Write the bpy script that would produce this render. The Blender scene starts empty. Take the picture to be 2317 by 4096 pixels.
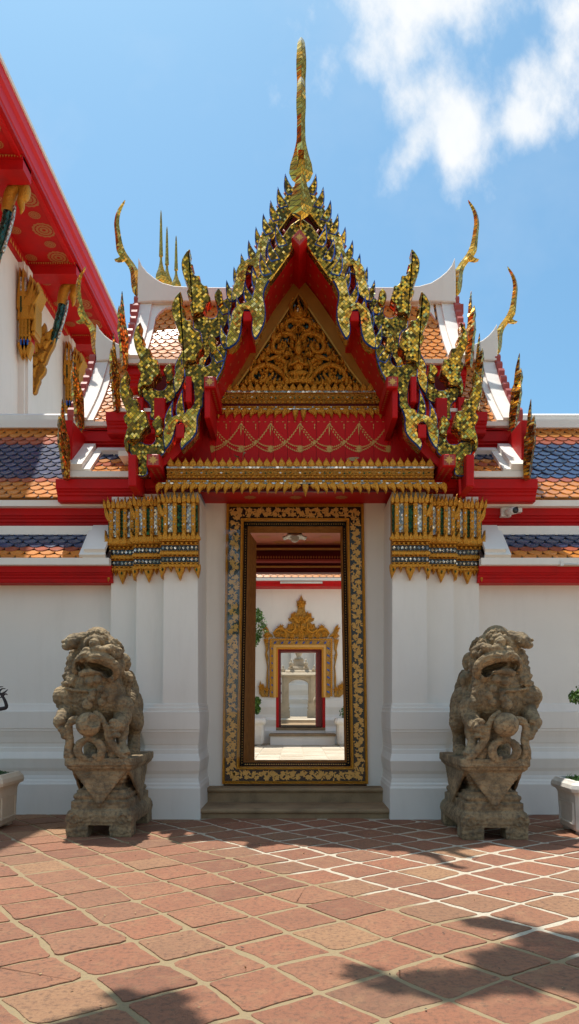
SUN_E, SKY_E, SKY_DUST, CLOUD_E, EXPO = 5.0, .10, 1.6, .95, 0.16
CLOUD_OFF = (7.3, 2.2, 0.0)
SKY_TINT = (1.0, 1.50, 1.58)
import bpy, math, random
from mathutils import Vector, Matrix, noise
random.seed(7)
R = math.radians
SC = bpy.context.scene
COL = SC.collection
# ---- picture-plane helper: turns a measured direction plus a chosen distance into a real point
FOC, CX, CY, CAMH = 1880.0, 742.0, 1770.0, 1.5
def W(px, py, Y):
    return Vector(((px-CX)*Y/FOC, Y, CAMH-(py-CY)*Y/FOC))
SA, SB = 0.16, 0.26          # sun travel direction (SA, -SB, -1)

# ------------------------------------------------------------------ materials
class NT:
    def __init__(s, tree): s.t = tree
    def n(s, typ, **kw):
        o = s.t.nodes.new(typ)
        for k, v in kw.items():
            if k in o.inputs.keys() if False else False: pass
            setattr(o, k, v)
        return o
    def l(s, a, b): s.t.links.new(a, b)
    def v(s, sock, val):
        if hasattr(val, 'is_output'): s.t.links.new(val, sock)
        else: sock.default_value = val
    def math(s, op, a, b=None, c=None, clamp=False):
        o = s.t.nodes.new('ShaderNodeMath'); o.operation = op; o.use_clamp = clamp
        s.v(o.inputs[0], a)
        if b is not None: s.v(o.inputs[1], b)
        if c is not None: s.v(o.inputs[2], c)
        return o.outputs[0]
    def vmath(s, op, a, b=None, scale=None):
        o = s.t.nodes.new('ShaderNodeVectorMath'); o.operation = op
        s.v(o.inputs[0], a)
        if b is not None: s.v(o.inputs[1], b)
        if scale is not None: s.v(o.inputs['Scale'], scale)
        return o.outputs[0]
    def mix(s, f, a, b, blend='MIX'):
        o = s.t.nodes.new('ShaderNodeMix'); o.data_type = 'RGBA'; o.blend_type = blend
        s.v(o.inputs[0], f); s.v(o.inputs[6], a); s.v(o.inputs[7], b)
        return o.outputs[2]
    def ramp(s, f, stops):
        o = s.t.nodes.new('ShaderNodeValToRGB'); s.v(o.inputs[0], f)
        e = o.color_ramp.elements
        while len(e) < len(stops): e.new(.5)
        for q, (p, c) in zip(e, stops): q.position = p; q.color = (*c, 1) if len(c) == 3 else c
        return o.outputs[0]
    def noise(s, vec, scale, detail=4, rough=.55):
        o = s.t.nodes.new('ShaderNodeTexNoise'); s.v(o.inputs['Vector'], vec)
        o.inputs['Scale'].default_value = scale; o.inputs['Detail'].default_value = detail
        o.inputs['Roughness'].default_value = rough
        return o.outputs[0]
    def vor(s, vec, scale, feature='F1'):
        o = s.t.nodes.new('ShaderNodeTexVoronoi'); o.feature = feature
        s.v(o.inputs['Vector'], vec); o.inputs['Scale'].default_value = scale
        return o
    def bump(s, h, strength, dist, normal=None):
        o = s.t.nodes.new('ShaderNodeBump'); s.v(o.inputs['Height'], h)
        o.inputs['Strength'].default_value = strength; o.inputs['Distance'].default_value = dist
        if normal is not None: s.l(normal, o.inputs['Normal'])
        return o.outputs[0]
def c4(c): return (c[0], c[1], c[2], 1)
def newmat(name):
    m = bpy.data.materials.new(name); m.use_nodes = True
    t = NT(m.node_tree); b = m.node_tree.nodes['Principled BSDF']
    tc = m.node_tree.nodes.new('ShaderNodeTexCoord').outputs['Object']
    return m, t, b, tc
def plain(name, col, rough=.5, metal=0., var=.12, vscale=6., bump=.0, bscale=40., bdist=.01, dirt=None, dscale=3., damt=.5, island=0.):
    m, t, b, tc = newmat(name)
    n = t.noise(tc, vscale, 5)
    lo = tuple(x*(1-var) for x in col); hi = tuple(min(1, x*(1+var)) for x in col)
    c = t.mix(n, c4(lo), c4(hi))
    if island:
        g = t.n('ShaderNodeNewGeometry').outputs['Random Per Island']
        k = t.math('MULTIPLY_ADD', g, 2*island, 1-island)
        mm = t.n('ShaderNodeVectorMath', operation='SCALE'); t.l(c, mm.inputs[0]); t.l(k, mm.inputs['Scale']); c = mm.outputs[0]
    if dirt:
        d = t.noise(tc, dscale, 8, .65)
        f = t.ramp(d, [(.45, (0, 0, 0)), (.7, (damt,)*3)])
        c = t.mix(f, c, c4(dirt))
    t.v(b.inputs['Base Color'], c)
    b.inputs['Roughness'].default_value = rough; b.inputs['Metallic'].default_value = metal
    if 'red' in name: b.inputs['Specular IOR Level'].default_value = .18
    if bump: t.l(t.bump(t.noise(tc, bscale, 6, .6), bump, bdist), b.inputs['Normal'])
    return m
def mosaic(name, stops, tile=.035, tilt=.42, rough=.12, grout=(.06, .045, .02), gw=.055, metal=.8):
    m, t, b, tc = newmat(name)
    sp = t.n('ShaderNodeSeparateXYZ'); t.l(tc, sp.inputs[0])
    x, y, z = sp.outputs
    h = t.math('ADD', x, y)
    u = t.math('DIVIDE', t.math('ADD', h, z), tile*1.41); v = t.math('DIVIDE', t.math('SUBTRACT', h, z), tile*1.41)
    cb = t.n('ShaderNodeCombineXYZ'); t.l(t.math('FLOOR', u), cb.inputs[0]); t.l(t.math('FLOOR', v), cb.inputs[1])
    wn = t.n('ShaderNodeTexWhiteNoise', noise_dimensions='3D'); t.l(cb.outputs[0], wn.inputs[0])
    fu = t.math('FRACT', u); fv = t.math('FRACT', v)
    e = t.math('MINIMUM', t.math('MINIMUM', fu, t.math('SUBTRACT', 1., fu)), t.math('MINIMUM', fv, t.math('SUBTRACT', 1., fv)))
    mask = t.math('LESS_THAN', e, gw)
    c = t.mix(mask, t.ramp(wn.outputs['Value'], stops), c4(grout))
    t.v(b.inputs['Base Color'], c)
    t.v(b.inputs['Metallic'], t.math('MULTIPLY', t.math('SUBTRACT', 1., mask), metal))
    t.v(b.inputs['Roughness'], t.math('MULTIPLY_ADD', mask, .6, rough))
    off = t.vmath('SCALE', t.vmath('SUBTRACT', wn.outputs['Color'], (.5, .5, .5)), scale=tilt)
    gn = t.n('ShaderNodeNewGeometry').outputs['Normal']
    t.l(t.vmath('NORMALIZE', t.vmath('ADD', gn, off)), b.inputs['Normal'])
    return m
def carved(name, col, rough=.38, metal=.75, bs=55., bd=.012, var=.35):
    m, t, b, tc = newmat(name)
    vo = t.vor(tc, bs)
    n = t.noise(tc, bs*.6, 4)
    t.v(b.inputs['Base Color'], t.mix(n, c4(tuple(x*(1-var) for x in col)), c4(tuple(min(1, x*(1+var)) for x in col))))
    b.inputs['Metallic'].default_value = metal; b.inputs['Roughness'].default_value = rough
    t.l(t.bump(t.math('ADD', vo.outputs['Distance'], n), .9, bd), b.inputs['Normal'])
    return m
M = {}
def plaster(name, col, wash=.25):
    m, t, b, tc = newmat(name)
    n1 = t.noise(tc, 1.3, 6, .6); n2 = t.noise(tc, 9., 5, .6)
    c = t.mix(t.ramp(n1, [(.35, (0, 0, 0)), (.75, (wash,)*3)]), c4(col), c4((col[0]*.82, col[1]*.82, col[2]*.8)))
    # rain streaks run down the wall
    mp = t.n('ShaderNodeMapping'); t.l(tc, mp.inputs[0]); mp.inputs['Scale'].default_value = (3, 3, .5)
    st = t.noise(mp.outputs[0], 1.6, 6, .7)
    c = t.mix(t.ramp(st, [(.50, (0, 0, 0)), (.85, (.20,)*3)]), c, c4((col[0]*.62, col[1]*.6, col[2]*.56)))
    t.v(b.inputs['Base Color'], c); b.inputs['Roughness'].default_value = .75
    t.l(t.bump(n2, .25, .006), b.inputs['Normal'])
    return m
M['plaster'] = plaster('white_plaster', (.82, .775, .71))
M['trim'] = plaster('white_roof_trim', (.82, .78, .72), .35)
M['red'] = plain('red_paint', (.52, .008, .009), .5, var=.18, vscale=3., bump=.12, bscale=18, dirt=(.22, .02, .02), dscale=2.2, damt=.45)
M['redbright'] = plain('eave_red_paint', (.62, .010, .011), .45, var=.10, vscale=2., bump=.08, bscale=14)
M['reddull'] = plain('weathered_red', (.40, .085, .075), .5, var=.2)
M['pinkred'] = plain('rosy_ceiling', (.52, .15, .09), .5, var=.15)
GOLD = [(0., (.11, .06, .008)), (.3, (.28, .145, .014)), (.52, (.54, .28, .02)), (.70, (.88, .45, .03)), (.86, (1., .60, .06)), (1., (1., .78, .24))]
OLIVE = [(0., (.07, .045, .007)), (.35, (.17, .10, .012)), (.62, (.34, .20, .018)), (.84, (.60, .35, .03)), (.95, (.95, .60, .08)), (1., (1., .8, .3))]
M['mosaic'] = mosaic('gold_mirror_mosaic', GOLD, .034, .36)
M['mosaicbright'] = mosaic('bright_gold_scales', [(0, (.40, .2, .02)), (.3, (.9, .48, .045)), (.7, (1., .62, .1)), (1, (1., .8, .3))], .036, .34)
M['mosaicdark'] = mosaic('olive_gold_mosaic', OLIVE, .030, .42)
M['mosaicfine'] = mosaic('gold_mirror_scales', [(0, (.40, .19, .018)), (.3, (.66, .34, .035)), (.8, (.84, .46, .06)), (1, (1., .66, .15))], .042, .16)
M['mosaicamber'] = mosaic('amber_mirror_mosaic', [(0, (.35, .10, .01)), (.4, (.75, .30, .02)), (.75, (.9, .62, .1)), (1, (.95, .2, .02))], .034, .45)
M['silver'] = mosaic('silver_mirror_mosaic', [(0, (.22, .20, .17)), (.5, (.52, .47, .40)), (.85, (.72, .66, .56)), (1, (.95, .90, .80))], .036, .5, metal=.6)
M['green'] = mosaic('green_mirror_mosaic', [(0, (.004, .022, .008)), (1, (.012, .08, .028))], .036, .5)
M['bluemir'] = plain('blue_mirror_edge', (.02, .10, .42), .2, .4, var=.6, vscale=20)
M['whitemir'] = plain('pale_mirror_edge', (.45, .55, .58), .15, .8, var=.5, vscale=30)
M['gold'] = carved('carved_gilding', (.60, .265, .022), .42, .5)
M['goldbig'] = carved('gilt_border', (.46, .235, .035), .45, .55, 7., .004, .25)
M['golddark'] = carved('old_gilding', (.40, .18, .022), .45, .5, 45., .014)
M['goldfar'] = carved('gilt_stucco', (.40, .20, .03), .5, .45, 16., .03)
M['goldpaint'] = plain('gold_stencil', (.68, .38, .10), .45, .3, var=.25, vscale=30)
M['goldfaint'] = plain('faded_gold_stencil', (.48, .17, .05), .5, .2, var=.3, vscale=20)
M['lacquer'] = plain('black_lacquer', (.012, .011, .010), .25, var=.3)
M['tealglass'] = mosaic('dark_teal_glass', [(0, (.004, .012, .014)), (.8, (.01, .04, .045)), (1, (.015, .10, .09))], .03, .5, metal=.4)
M['tealscale'] = mosaic('teal_scales', [(0, (.006, .035, .03)), (1, (.02, .11, .085))], .06, .4, metal=.6)
M['wood'] = plain('brown_gilt_door', (.36, .15, .028), .45, .2, var=.55, vscale=12, bump=.3, bscale=30)
M['wood'].node_tree.nodes['Principled BSDF'].inputs['Specular IOR Level'].default_value = .06; M['wood'].node_tree.nodes['Principled BSDF'].inputs['Roughness'].default_value = .9; M['wood'].node_tree.nodes['Principled BSDF'].inputs['Metallic'].default_value = 0
M['maroon'] = plain('maroon_wood', (.16, .012, .012), .4, var=.2)
M['darkbeam'] = plain('dark_red_beam', (.10, .006, .008), .45, var=.2)
M['step'] = plain('weathered_step_stone', (.34, .235, .135), .85, var=.35, vscale=9, bump=.7, bscale=38, bdist=.012, dirt=(.08, .055, .035), dscale=4.5, damt=.6)
M['orange'] = plain('orange_glazed_tile', (.60, .215, .04), .22, var=.15, vscale=14, island=.16)
M['blue'] = plain('blue_glazed_tile', (.032, .055, .12), .2, var=.2, vscale=14, island=.2)
M['brick'] = plain('brown_red_glazed_tile', (.36, .095, .05), .22, var=.15, vscale=14, island=.15)
M['undertile'] = plain('tile_bed', (.06, .03, .02), .8)
M['black'] = plain('black_plastic', (.015, .015, .017), .3)
M['offwhite'] = plain('off_white_plastic', (.72, .70, .66), .4)
M['bark'] = plain('dark_bark', (.06, .045, .035), .9, var=.4, bump=.6, bscale=60)
M['twig'] = plain('bare_dark_branch', (.035, .028, .03), .9, var=.4, bump=.6, bscale=60)
M['dryleaf'] = plain('dry_leaf', (.33, .22, .10), .7, var=.3)
M['greystone'] = plain('old_grey_stone', (.54, .44, .31), .85, var=.25, vscale=6, bump=.5, bscale=30, bdist=.02, dirt=(.2, .15, .1), damt=.5)
M['planter'] = plain('cream_planter_paint', (.72, .60, .46), .6, var=.08, bump=.3, bscale=25, dirt=(.42, .33, .24), dscale=3.5, damt=.4)
M['planterw'] = plain('white_planter_paint', (.74, .69, .62), .6, var=.08, bump=.35, bscale=25, dirt=(.42, .36, .30), dscale=3.5, damt=.45)
def leafmat(name, a, b_):
    m, t, b, tc = newmat(name)
    g = t.n('ShaderNodeNewGeometry').outputs['Random Per Island']
    t.v(b.inputs['Base Color'], t.mix(g, c4(a), c4(b_))); b.inputs['Roughness'].default_value = .45
    b.inputs['Subsurface Weight'].default_value = 0
    return m
M['leaf'] = leafmat('green_leaves', (.035, .09, .015), (.13, .24, .04))
M['ivy'] = leafmat('ground_ivy', (.02, .06, .02), (.10, .17, .04))
M['grassblade'] = leafmat('grass_blades', (.12, .26, .04), (.22, .36, .08))
def stonemat():
    m, t, b, tc = newmat('carved_sandstone')
    n1 = t.noise(tc, 4., 8, .65); n2 = t.noise(tc, 22., 8, .7)
    c = t.mix(t.ramp(n1, [(.3, (0, 0, 0)), (.7, (1, 1, 1))]), c4((.10, .068, .036)), c4((.47, .335, .18)))
    c = t.mix(t.ramp(n2, [(.46, (0, 0, 0)), (.68, (.9,)*3)]), c, c4((.085, .07, .05)))
    n3 = t.noise(tc, 2.2, 5, .6)
    c = t.mix(t.ramp(n3, [(.55, (0, 0, 0)), (.8, (.6,)*3)]), c, c4((.30, .30, .22)))
    t.v(b.inputs['Base Color'], c); b.inputs['Roughness'].default_value = .9
    w = t.n('ShaderNodeTexWave', wave_type='RINGS'); t.l(tc, w.inputs['Vector'])
    w.inputs['Scale'].default_value = 6; w.inputs['Distortion'].default_value = 9; w.inputs['Detail'].default_value = 3
    hgt = t.math('ADD', t.math('MULTIPLY', n2, .9), t.math('MULTIPLY', w.outputs['Fac'], .22))
    t.l(t.bump(hgt, .9, .024), b.inputs['Normal'])
    return m
M['stone'] = stonemat()
def pavemat():
    m, t, b, tc = newmat('terracotta_paver')
    g = t.n('ShaderNodeNewGeometry').outputs['Random Per Island']
    n1 = t.noise(tc, 3., 6, .6); n2 = t.noise(tc, 28., 8, .7); n3 = t.noise(tc, 7., 6, .65)
    base = t.ramp(g, [(0, (.22, .086, .045)), (.25, (.34, .132, .066)), (.45, (.27, .114, .058)), (.65, (.35, .150, .075)), (.8, (.26, .120, .064)), (.92, (.38, .21, .10)), (1, (.19, .084, .048))])
    n4 = t.noise(tc, .9, 6, .6)
    base = t.mix(t.ramp(n4, [(.48, (0, 0, 0)), (.72, (.4,)*3)]), base, c4((.17, .078, .044)))
    c = t.mix(t.ramp(n1, [(.3, (0, 0, 0)), (.75, (.45,)*3)]), base, c4((.23, .095, .05)))
    c = t.mix(t.ramp(n3, [(.50, (0, 0, 0)), (.70, (.6,)*3)]), c, c4((.35, .185, .090)))
    c = t.mix(t.ramp(n2, [(.48, (0, 0, 0)), (.64, (.7,)*3)]), c, c4((.11, .055, .034)))
    t.v(b.inputs['Base Color'], c); b.inputs['Roughness'].default_value = .78
    t.l(t.bump(t.math('ADD', n2, t.math('MULTIPLY', n3, 1.2)), .8, .016), b.inputs['Normal'])
    return m
M['paver'] = pavemat()
def mortarmat():
    m, t, b, tc = newmat('mortar_joint')
    n1 = t.noise(tc, 1.4, 5, .6); n2 = t.noise(tc, 45., 8, .7)
    sp = t.n('ShaderNodeSeparateXYZ'); t.l(tc, sp.inputs[0])
    # the joints on the right-hand side were redone in white cement
    side = t.math('ADD', t.math('ADD', sp.outputs[0], t.math('MULTIPLY', sp.outputs[1], .74)), t.math('MULTIPLY', n1, 1.2))
    f = t.math('MULTIPLY', t.math('SUBTRACT', side, 5.5), 5., clamp=True)
    p = t.math('GREATER_THAN', t.noise(tc, 2.1, 3, .5), .68)
    f = t.math('MAXIMUM', f, t.math('MULTIPLY', p, .8))
    c = t.mix(f, c4((.31, .225, .12)), c4((.52, .45, .34)))
    c = t.mix(t.ramp(n2, [(.5, (0, 0, 0)), (.7, (.5,)*3)]), c, c4((.20, .15, .10)))
    t.v(b.inputs['Base Color'], c); b.inputs['Roughness'].default_value = .95
    t.l(t.bump(n2, .8, .012), b.inputs['Normal'])
    return m
M['mortar'] = mortarmat()
def slabmat():
    m, t, b, tc = newmat('courtyard_slab')
    g = t.n('ShaderNodeNewGeometry').outputs['Random Per Island']
    n1 = t.noise(tc, 2., 6, .6)
    c = t.mix(g, c4((.42, .34, .24)), c4((.62, .54, .42)))
    c = t.mix(t.ramp(n1, [(.4, (0, 0, 0)), (.75, (.5,)*3)]), c, c4((.36, .27, .17)))
    t.v(b.inputs['Base Color'], c); b.inputs['Roughness'].default_value = .85
    return m
M['slab'] = slabmat()
def glassmat():
    m, t, b, tc = newmat('clear_acrylic')
    out = m.node_tree.nodes['Material Output']
    tr = t.n('ShaderNodeBsdfTransparent'); gl = t.n('ShaderNodeBsdfGlossy'); gl.inputs['Roughness'].default_value = .03
    fr = t.n('ShaderNodeFresnel'); fr.inputs[0].default_value = 1.5
    mx = t.n('ShaderNodeMixShader'); t.l(t.math('MULTIPLY', fr.outputs[0], .8), mx.inputs[0]); t.l(tr.outputs[0], mx.inputs[1]); t.l(gl.outputs[0], mx.inputs[2])
    t.l(mx.outputs[0], out.inputs[0]); m.node_tree.nodes.remove(b)
    return m
M['acrylic'] = glassmat()

# ------------------------------------------------------------------ mesh builder
class MB:
    def __init__(s): s.v = []; s.f = []; s.m = []; s.sm = []
    def add(s, vs, fs, mat, smooth=False):
        o = len(s.v); s.v.extend([tuple(p) for p in vs])
        for f in fs: s.f.append([i+o for i in f]); s.m.append(mat); s.sm.append(smooth)
        return s
    def box(s, x0, x1, y0, y1, z0, z1, mat):
        return s.add([(x0, y0, z0), (x1, y0, z0), (x1, y1, z0), (x0, y1, z0), (x0, y0, z1), (x1, y0, z1), (x1, y1, z1), (x0, y1, z1)],
                     [(0, 3, 2, 1), (4, 5, 6, 7), (0, 1, 5, 4), (1, 2, 6, 5), (2, 3, 7, 6), (3, 0, 4, 7)], mat)
    def prism(s, pts, y0, y1, mat, rim=None, inset=0., depth=0., back=True):
        """pts: (x,z) outline, front at y0; optional inset rim of another material and a raised/sunk face."""
        n = len(pts)
        a = sum(pts[i][0]*pts[(i+1) % n][1]-pts[(i+1) % n][0]*pts[i][1] for i in range(n))
        if a < 0: pts = pts[::-1]
        vs = [(x, y0, z) for x, z in pts]+[(x, y1, z) for x, z in pts]
        fs = [(i, n+i, n+(i+1) % n, (i+1) % n) for i in range(n)]
        s.add(vs, fs, mat)
        if back: s.add([(x, y1, z) for x, z in pts][::-1], [tuple(range(n))], mat)
        if inset:
            q = inset_poly(pts, inset)
            s.add([(x, y0, z) for x, z in pts]+[(x, y0-depth, z) for x, z in q], [(i, (i+1) % n, n+(i+1) % n, n+i) for i in range(n)], rim or mat)
            s.add([(x, y0-depth, z) for x, z in q], [tuple(range(n))], mat)
        else:
            s.add([(x, y0, z) for x, z in pts], [tuple(range(n))], mat)
        return s
    def extr(s, a, b, mat, cap=True):
        """loft between two closed 3D loops"""
        n = len(a)
        s.add(list(a)+list(b), [(i, (i+1) % n, n+(i+1) % n, n+i) for i in range(n)], mat)
        if cap: s.add(list(a), [tuple(range(n))[::-1]], mat); s.add(list(b), [tuple(range(n))], mat)
        return s
    def loft(s, loops, mat, smooth=False, cap=True):
        n = len(loops[0]); vs = [p for l in loops for p in l]; fs = []
        for k in range(len(loops)-1):
            for i in range(n): fs.append((k*n+i, k*n+(i+1) % n, (k+1)*n+(i+1) % n, (k+1)*n+i))
        if cap: fs.append(tuple(range(n))[::-1]); fs.append(tuple((len(loops)-1)*n+i for i in range(n)))
        return s.add(vs, fs, mat, smooth)
    def tube(s, pts, rad, mat, n=8, smooth=True, flat=None, samples=0):
        pts = [Vector(p) for p in pts]
        if not hasattr(rad, '__len__'): rad = [rad]*len(pts)
        if samples: pts, rad = catmull(pts, rad, samples)
        loops = []; prev = None
        for i, p in enumerate(pts):
            d = (pts[min(i+1, len(pts)-1)]-pts[max(i-1, 0)]).normalized()
            if prev is None:
                up = Vector((0, -1, 0)) if abs(d.y) < .9 else Vector((1, 0, 0))
            else: up = prev
            u = (up-d*up.dot(d)).normalized(); w = d.cross(u); prev = u
            k = flat if flat else 1
            loops.append([p+(u*math.cos(a)*k+w*math.sin(a))*rad[i] for a in [2*math.pi*j/n for j in range(n)]])
        return s.loft(loops, mat, smooth)
    def ell(s, c, r, mat, nu=12, nv=8, rot=None, smooth=True):
        if not hasattr(r, '__len__'): r = (r, r, r)
        c = Vector(c); loops = []; vs = []; fs = []
        for j in range(nv+1):
            th = math.pi*j/nv
            for i in range(nu):
                ph = 2*math.pi*i/nu
                p = Vector((r[0]*math.sin(th)*math.cos(ph), r[1]*math.sin(th)*math.sin(ph), -r[2]*math.cos(th)))
                if rot: p = rot @ p
                vs.append(c+p)
        for j in range(nv):
            for i in range(nu):
                fs.append((j*nu+i, j*nu+(i+1) % nu, (j+1)*nu+(i+1) % nu, (j+1)*nu+i))
        return s.add(vs, fs, mat, smooth)
    def lathe(s, cx, cy, prof, mat, n=16, smooth=True):
        loops = [[(cx+r*math.cos(2*math.pi*i/n), cy+r*math.sin(2*math.pi*i/n), z) for i in range(n)] for r, z in prof]
        return s.loft(loops, mat, smooth)
    def strip(s, prof, x0, x1, mat, caps=True):
        """profile of (y,z) swept along x"""
        n = len(prof)
        return s.extr([(x0, y, z) for y, z in prof], [(x1, y, z) for y, z in prof], mat, caps)
    def build(s, name, parent=None, label=None, merge=False):
        me = bpy.data.meshes.new(name)
        org = Vector((0, 0, 0))
        p = parent
        while p is not None: org += p.location; p = p.parent
        me.from_pydata([tuple(Vector(v)-org) for v in s.v], [], s.f)
        mats = []
        for m in s.m:
            if m not in mats: mats.append(m)
        for m in mats: me.materials.append(m)
        me.polygons.foreach_set('material_index', [mats.index(m) for m in s.m])
        me.polygons.foreach_set('use_smooth', s.sm)
        me.update()
        import bmesh
        bm = bmesh.new(); bm.from_mesh(me)
        if merge: bmesh.ops.remove_doubles(bm, verts=bm.verts, dist=1e-4)
        bmesh.ops.recalc_face_normals(bm, faces=bm.faces); bm.to_mesh(me); bm.free()
        o = bpy.data.objects.new(name, me); COL.objects.link(o)
        if parent: o.parent = parent
        if label: o['label'] = label
        return o
def inset_poly(pts, d):
    n = len(pts); out = []
    for i in range(n):
        p0, p1, p2 = Vector(pts[i-1]), Vector(pts[i]), Vector(pts[(i+1) % n])
        e1 = (p1-p0); e2 = (p2-p1)
        if e1.length < 1e-9 or e2.length < 1e-9: out.append(tuple(p1)); continue
        e1.normalize(); e2.normalize()
        n1 = Vector((-e1.y, e1.x)); n2 = Vector((-e2.y, e2.x)); b = n1+n2
        if b.length < .2: b = e1-e2
        b.normalize(); k = d/max(.45, b.dot(n1))
        out.append(tuple(p1+b*k))
    return out
def catmull(pts, rad, m):
    P = [pts[0]]+list(pts)+[pts[-1]]; r = [rad[0]]+list(rad)+[rad[-1]]; op = []; orr = []
    for i in range(1, len(P)-2):
        for k in range(m):
            t = k/m; t2 = t*t; t3 = t2*t
            op.append(.5*((2*P[i])+(P[i+1]-P[i-1])*t+(2*P[i-1]-5*P[i]+4*P[i+1]-P[i+2])*t2+(3*P[i]-P[i-1]-3*P[i+1]+P[i+2])*t3))
            orr.append(r[i]+(r[i+1]-r[i])*t)
    op.append(P[-2]); orr.append(r[-2])
    return op, orr
def chaikin(pts, it=1, k=.22):
    for _ in range(it):
        o = []; n = len(pts)
        for i in range(n):
            a, b = pts[i], pts[(i+1) % n]
            o.append((a[0]+(b[0]-a[0])*k, a[1]+(b[1]-a[1])*k)); o.append((b[0]+(a[0]-b[0])*k, b[1]+(a[1]-b[1])*k))
        pts = o
    return pts
def flame(bx, bz, tx, tz, w, bend=0., n=7, base=.45):
    """pointed flame leaf from base to tip, bend pushes the middle sideways"""
    b = Vector((bx, bz)); t = Vector((tx, tz)); d = t-b; p = Vector((-d.y, d.x)).normalized()
    L = []; Rr = []
    for i in range(n+1):
        s = i/n; c = b+d*s+p*bend*math.sin(math.pi*s)
        k = w*(base+(1-base)*math.sin(math.pi*min(1, s*1.25)**.8))*(1-s)**.75 if s < 1 else 0
        L.append(tuple(c+p*k*.5)); Rr.append(tuple(c-p*k*.5))
    return Rr[:-1]+[tuple(t)]+L[:-1][::-1]
def thing(name, label, cat, loc=(0, 0, 0), rz=0., group=None):
    o = bpy.data.objects.new(name, None); COL.objects.link(o)
    o.location = loc; o.rotation_euler = (0, 0, rz); o.empty_display_size = .2
    o['label'] = label; o['category'] = cat
    if group: o['group'] = group
    return o
def tag(o, label, cat, group=None, kind=None):
    if label: o['label'] = label
    if cat: o['category'] = cat
    if group: o['group'] = group
    if kind: o['kind'] = kind
    return o
def lerp(a, b, t): return a+(b-a)*t
def dup(root, loc, label, group=None, rz=None):
    r = root.copy(); COL.objects.link(r); r.location = loc; r['label'] = label
    if rz is not None: r.rotation_euler = (0, 0, rz)
    if group: r['group'] = group
    for ch in list(root.children):
        c = ch.copy(); COL.objects.link(c); c.parent = r
        for g in list(ch.children):
            d = g.copy(); COL.objects.link(d); d.parent = c
    return r
# ------------------------------------------------------------------ ground
def ground():
    mb = MB(); mb.add([(-120, -120, -.005), (120, -120, -.005), (120, 300, -.005), (-120, 300, -.005)], [(0, 1, 2, 3)], M['mortar'])
    tag(mb.build('ground'), 'sandy mortar bed under the paving', 'ground', kind='structure')
    d1 = Vector((-.595, .804)); d2 = Vector((.804, .595)); O = Vector((-.771, 4.365)); P = .456
    mb = MB(); rnd = random.Random(3)
    jit = {}
    def corner(i, j):
        if (i, j) not in jit: jit[(i, j)] = Vector((rnd.uniform(-.022, .022), rnd.uniform(-.022, .022)))
        return O+d1*(P*i)+d2*(P*j)+jit[(i, j)]
    for i in range(-16, 22):
        for j in range(-18, 22):
            c = O+d1*(P*(i+.5))+d2*(P*(j+.5))
            if not (-7 < c.x < 7 and .2 < c.y < 10.4): continue
            if c.y > 9.95 and abs(c.x) < 2.7: continue
            g = .012+rnd.random()*.014+(.007 if c.x+.74*c.y > 4.95 else 0)
            cs = [corner(i, j), corner(i+1, j), corner(i+1, j+1), corner(i, j+1)]
            m = sum(cs, Vector((0, 0)))/4
            loop = []
            for k in range(4):
                p = cs[k]; a = cs[k-1]; b = cs[(k+1) % 4]
                rr = .008+rnd.random()*.03
                if rnd.random() < .12: rr += .06
                for s in (0, 1, 2):
                    q = p+((a-p).normalized()*rr*(1-s/2)+(b-p).normalized()*rr*(s/2))
                    if s == 1: q = q.lerp(p, .35)
                    q = q+(m-q).normalized()*g*1.15
                    loop.append(q)
                bow = rnd.uniform(-.003, .010)
                for q_ in (.18, .34, .5, .66, .82):
                    e = p.lerp(b, q_); e = e+(m-e).normalized()*(g+bow*math.sin(math.pi*q_)+rnd.uniform(-.005, .006)); loop.append(e)
            z = rnd.uniform(-.003, .004); tx, ty = rnd.uniform(-.006, .006), rnd.uniform(-.006, .006)
            def Z(q): return z+(q.x-m.x)*tx+(q.y-m.y)*ty
            n = len(loop); lo = [(q.x, q.y, -.02) for q in loop]
            mid = [(q.x, q.y, Z(q)-.002) for q in loop]; top = []
            for q in loop:
                w = q.lerp(m, .008); top.append((w.x, w.y, Z(q)))
            vs = lo+mid+top; fs = []
            for r_ in (0, 1):
                for k in range(n): fs.append((r_*n+k, r_*n+(k+1) % n, (r_+1)*n+(k+1) % n, (r_+1)*n+k))
            fs.append(tuple(2*n+k for k in range(n)))
            mb.add(vs, fs, M['paver'])
    o = mb.build('paving'); tag(o, 'terracotta pavers laid diagonally with pale mortar joints', 'paving', kind='structure')
    # courtyard slabs seen through the gate
    mb = MB(); rnd = random.Random(5)
    y = 14.6
    while y < 28.6:
        d = rnd.choice([.42, .5, .62]); x = -7.02
        while x < 7:
            mb.box(x+.018, x+.64, y+.012, y+d-.012, -.03, .004+rnd.random()*.006, M['slab']); x += .66
        y += d
    tag(mb.build('courtyard_paving'), 'pale stone slabs in the sunlit courtyard behind the gate', 'paving', kind='structure')
    mb = MB(); mb.box(-12, 12, 36.2, 60, -.02, .74, M['slab'])
    tag(mb.build('terrace'), 'raised stone terrace beyond the far doorway', 'terrace', kind='structure')
ground()

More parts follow.
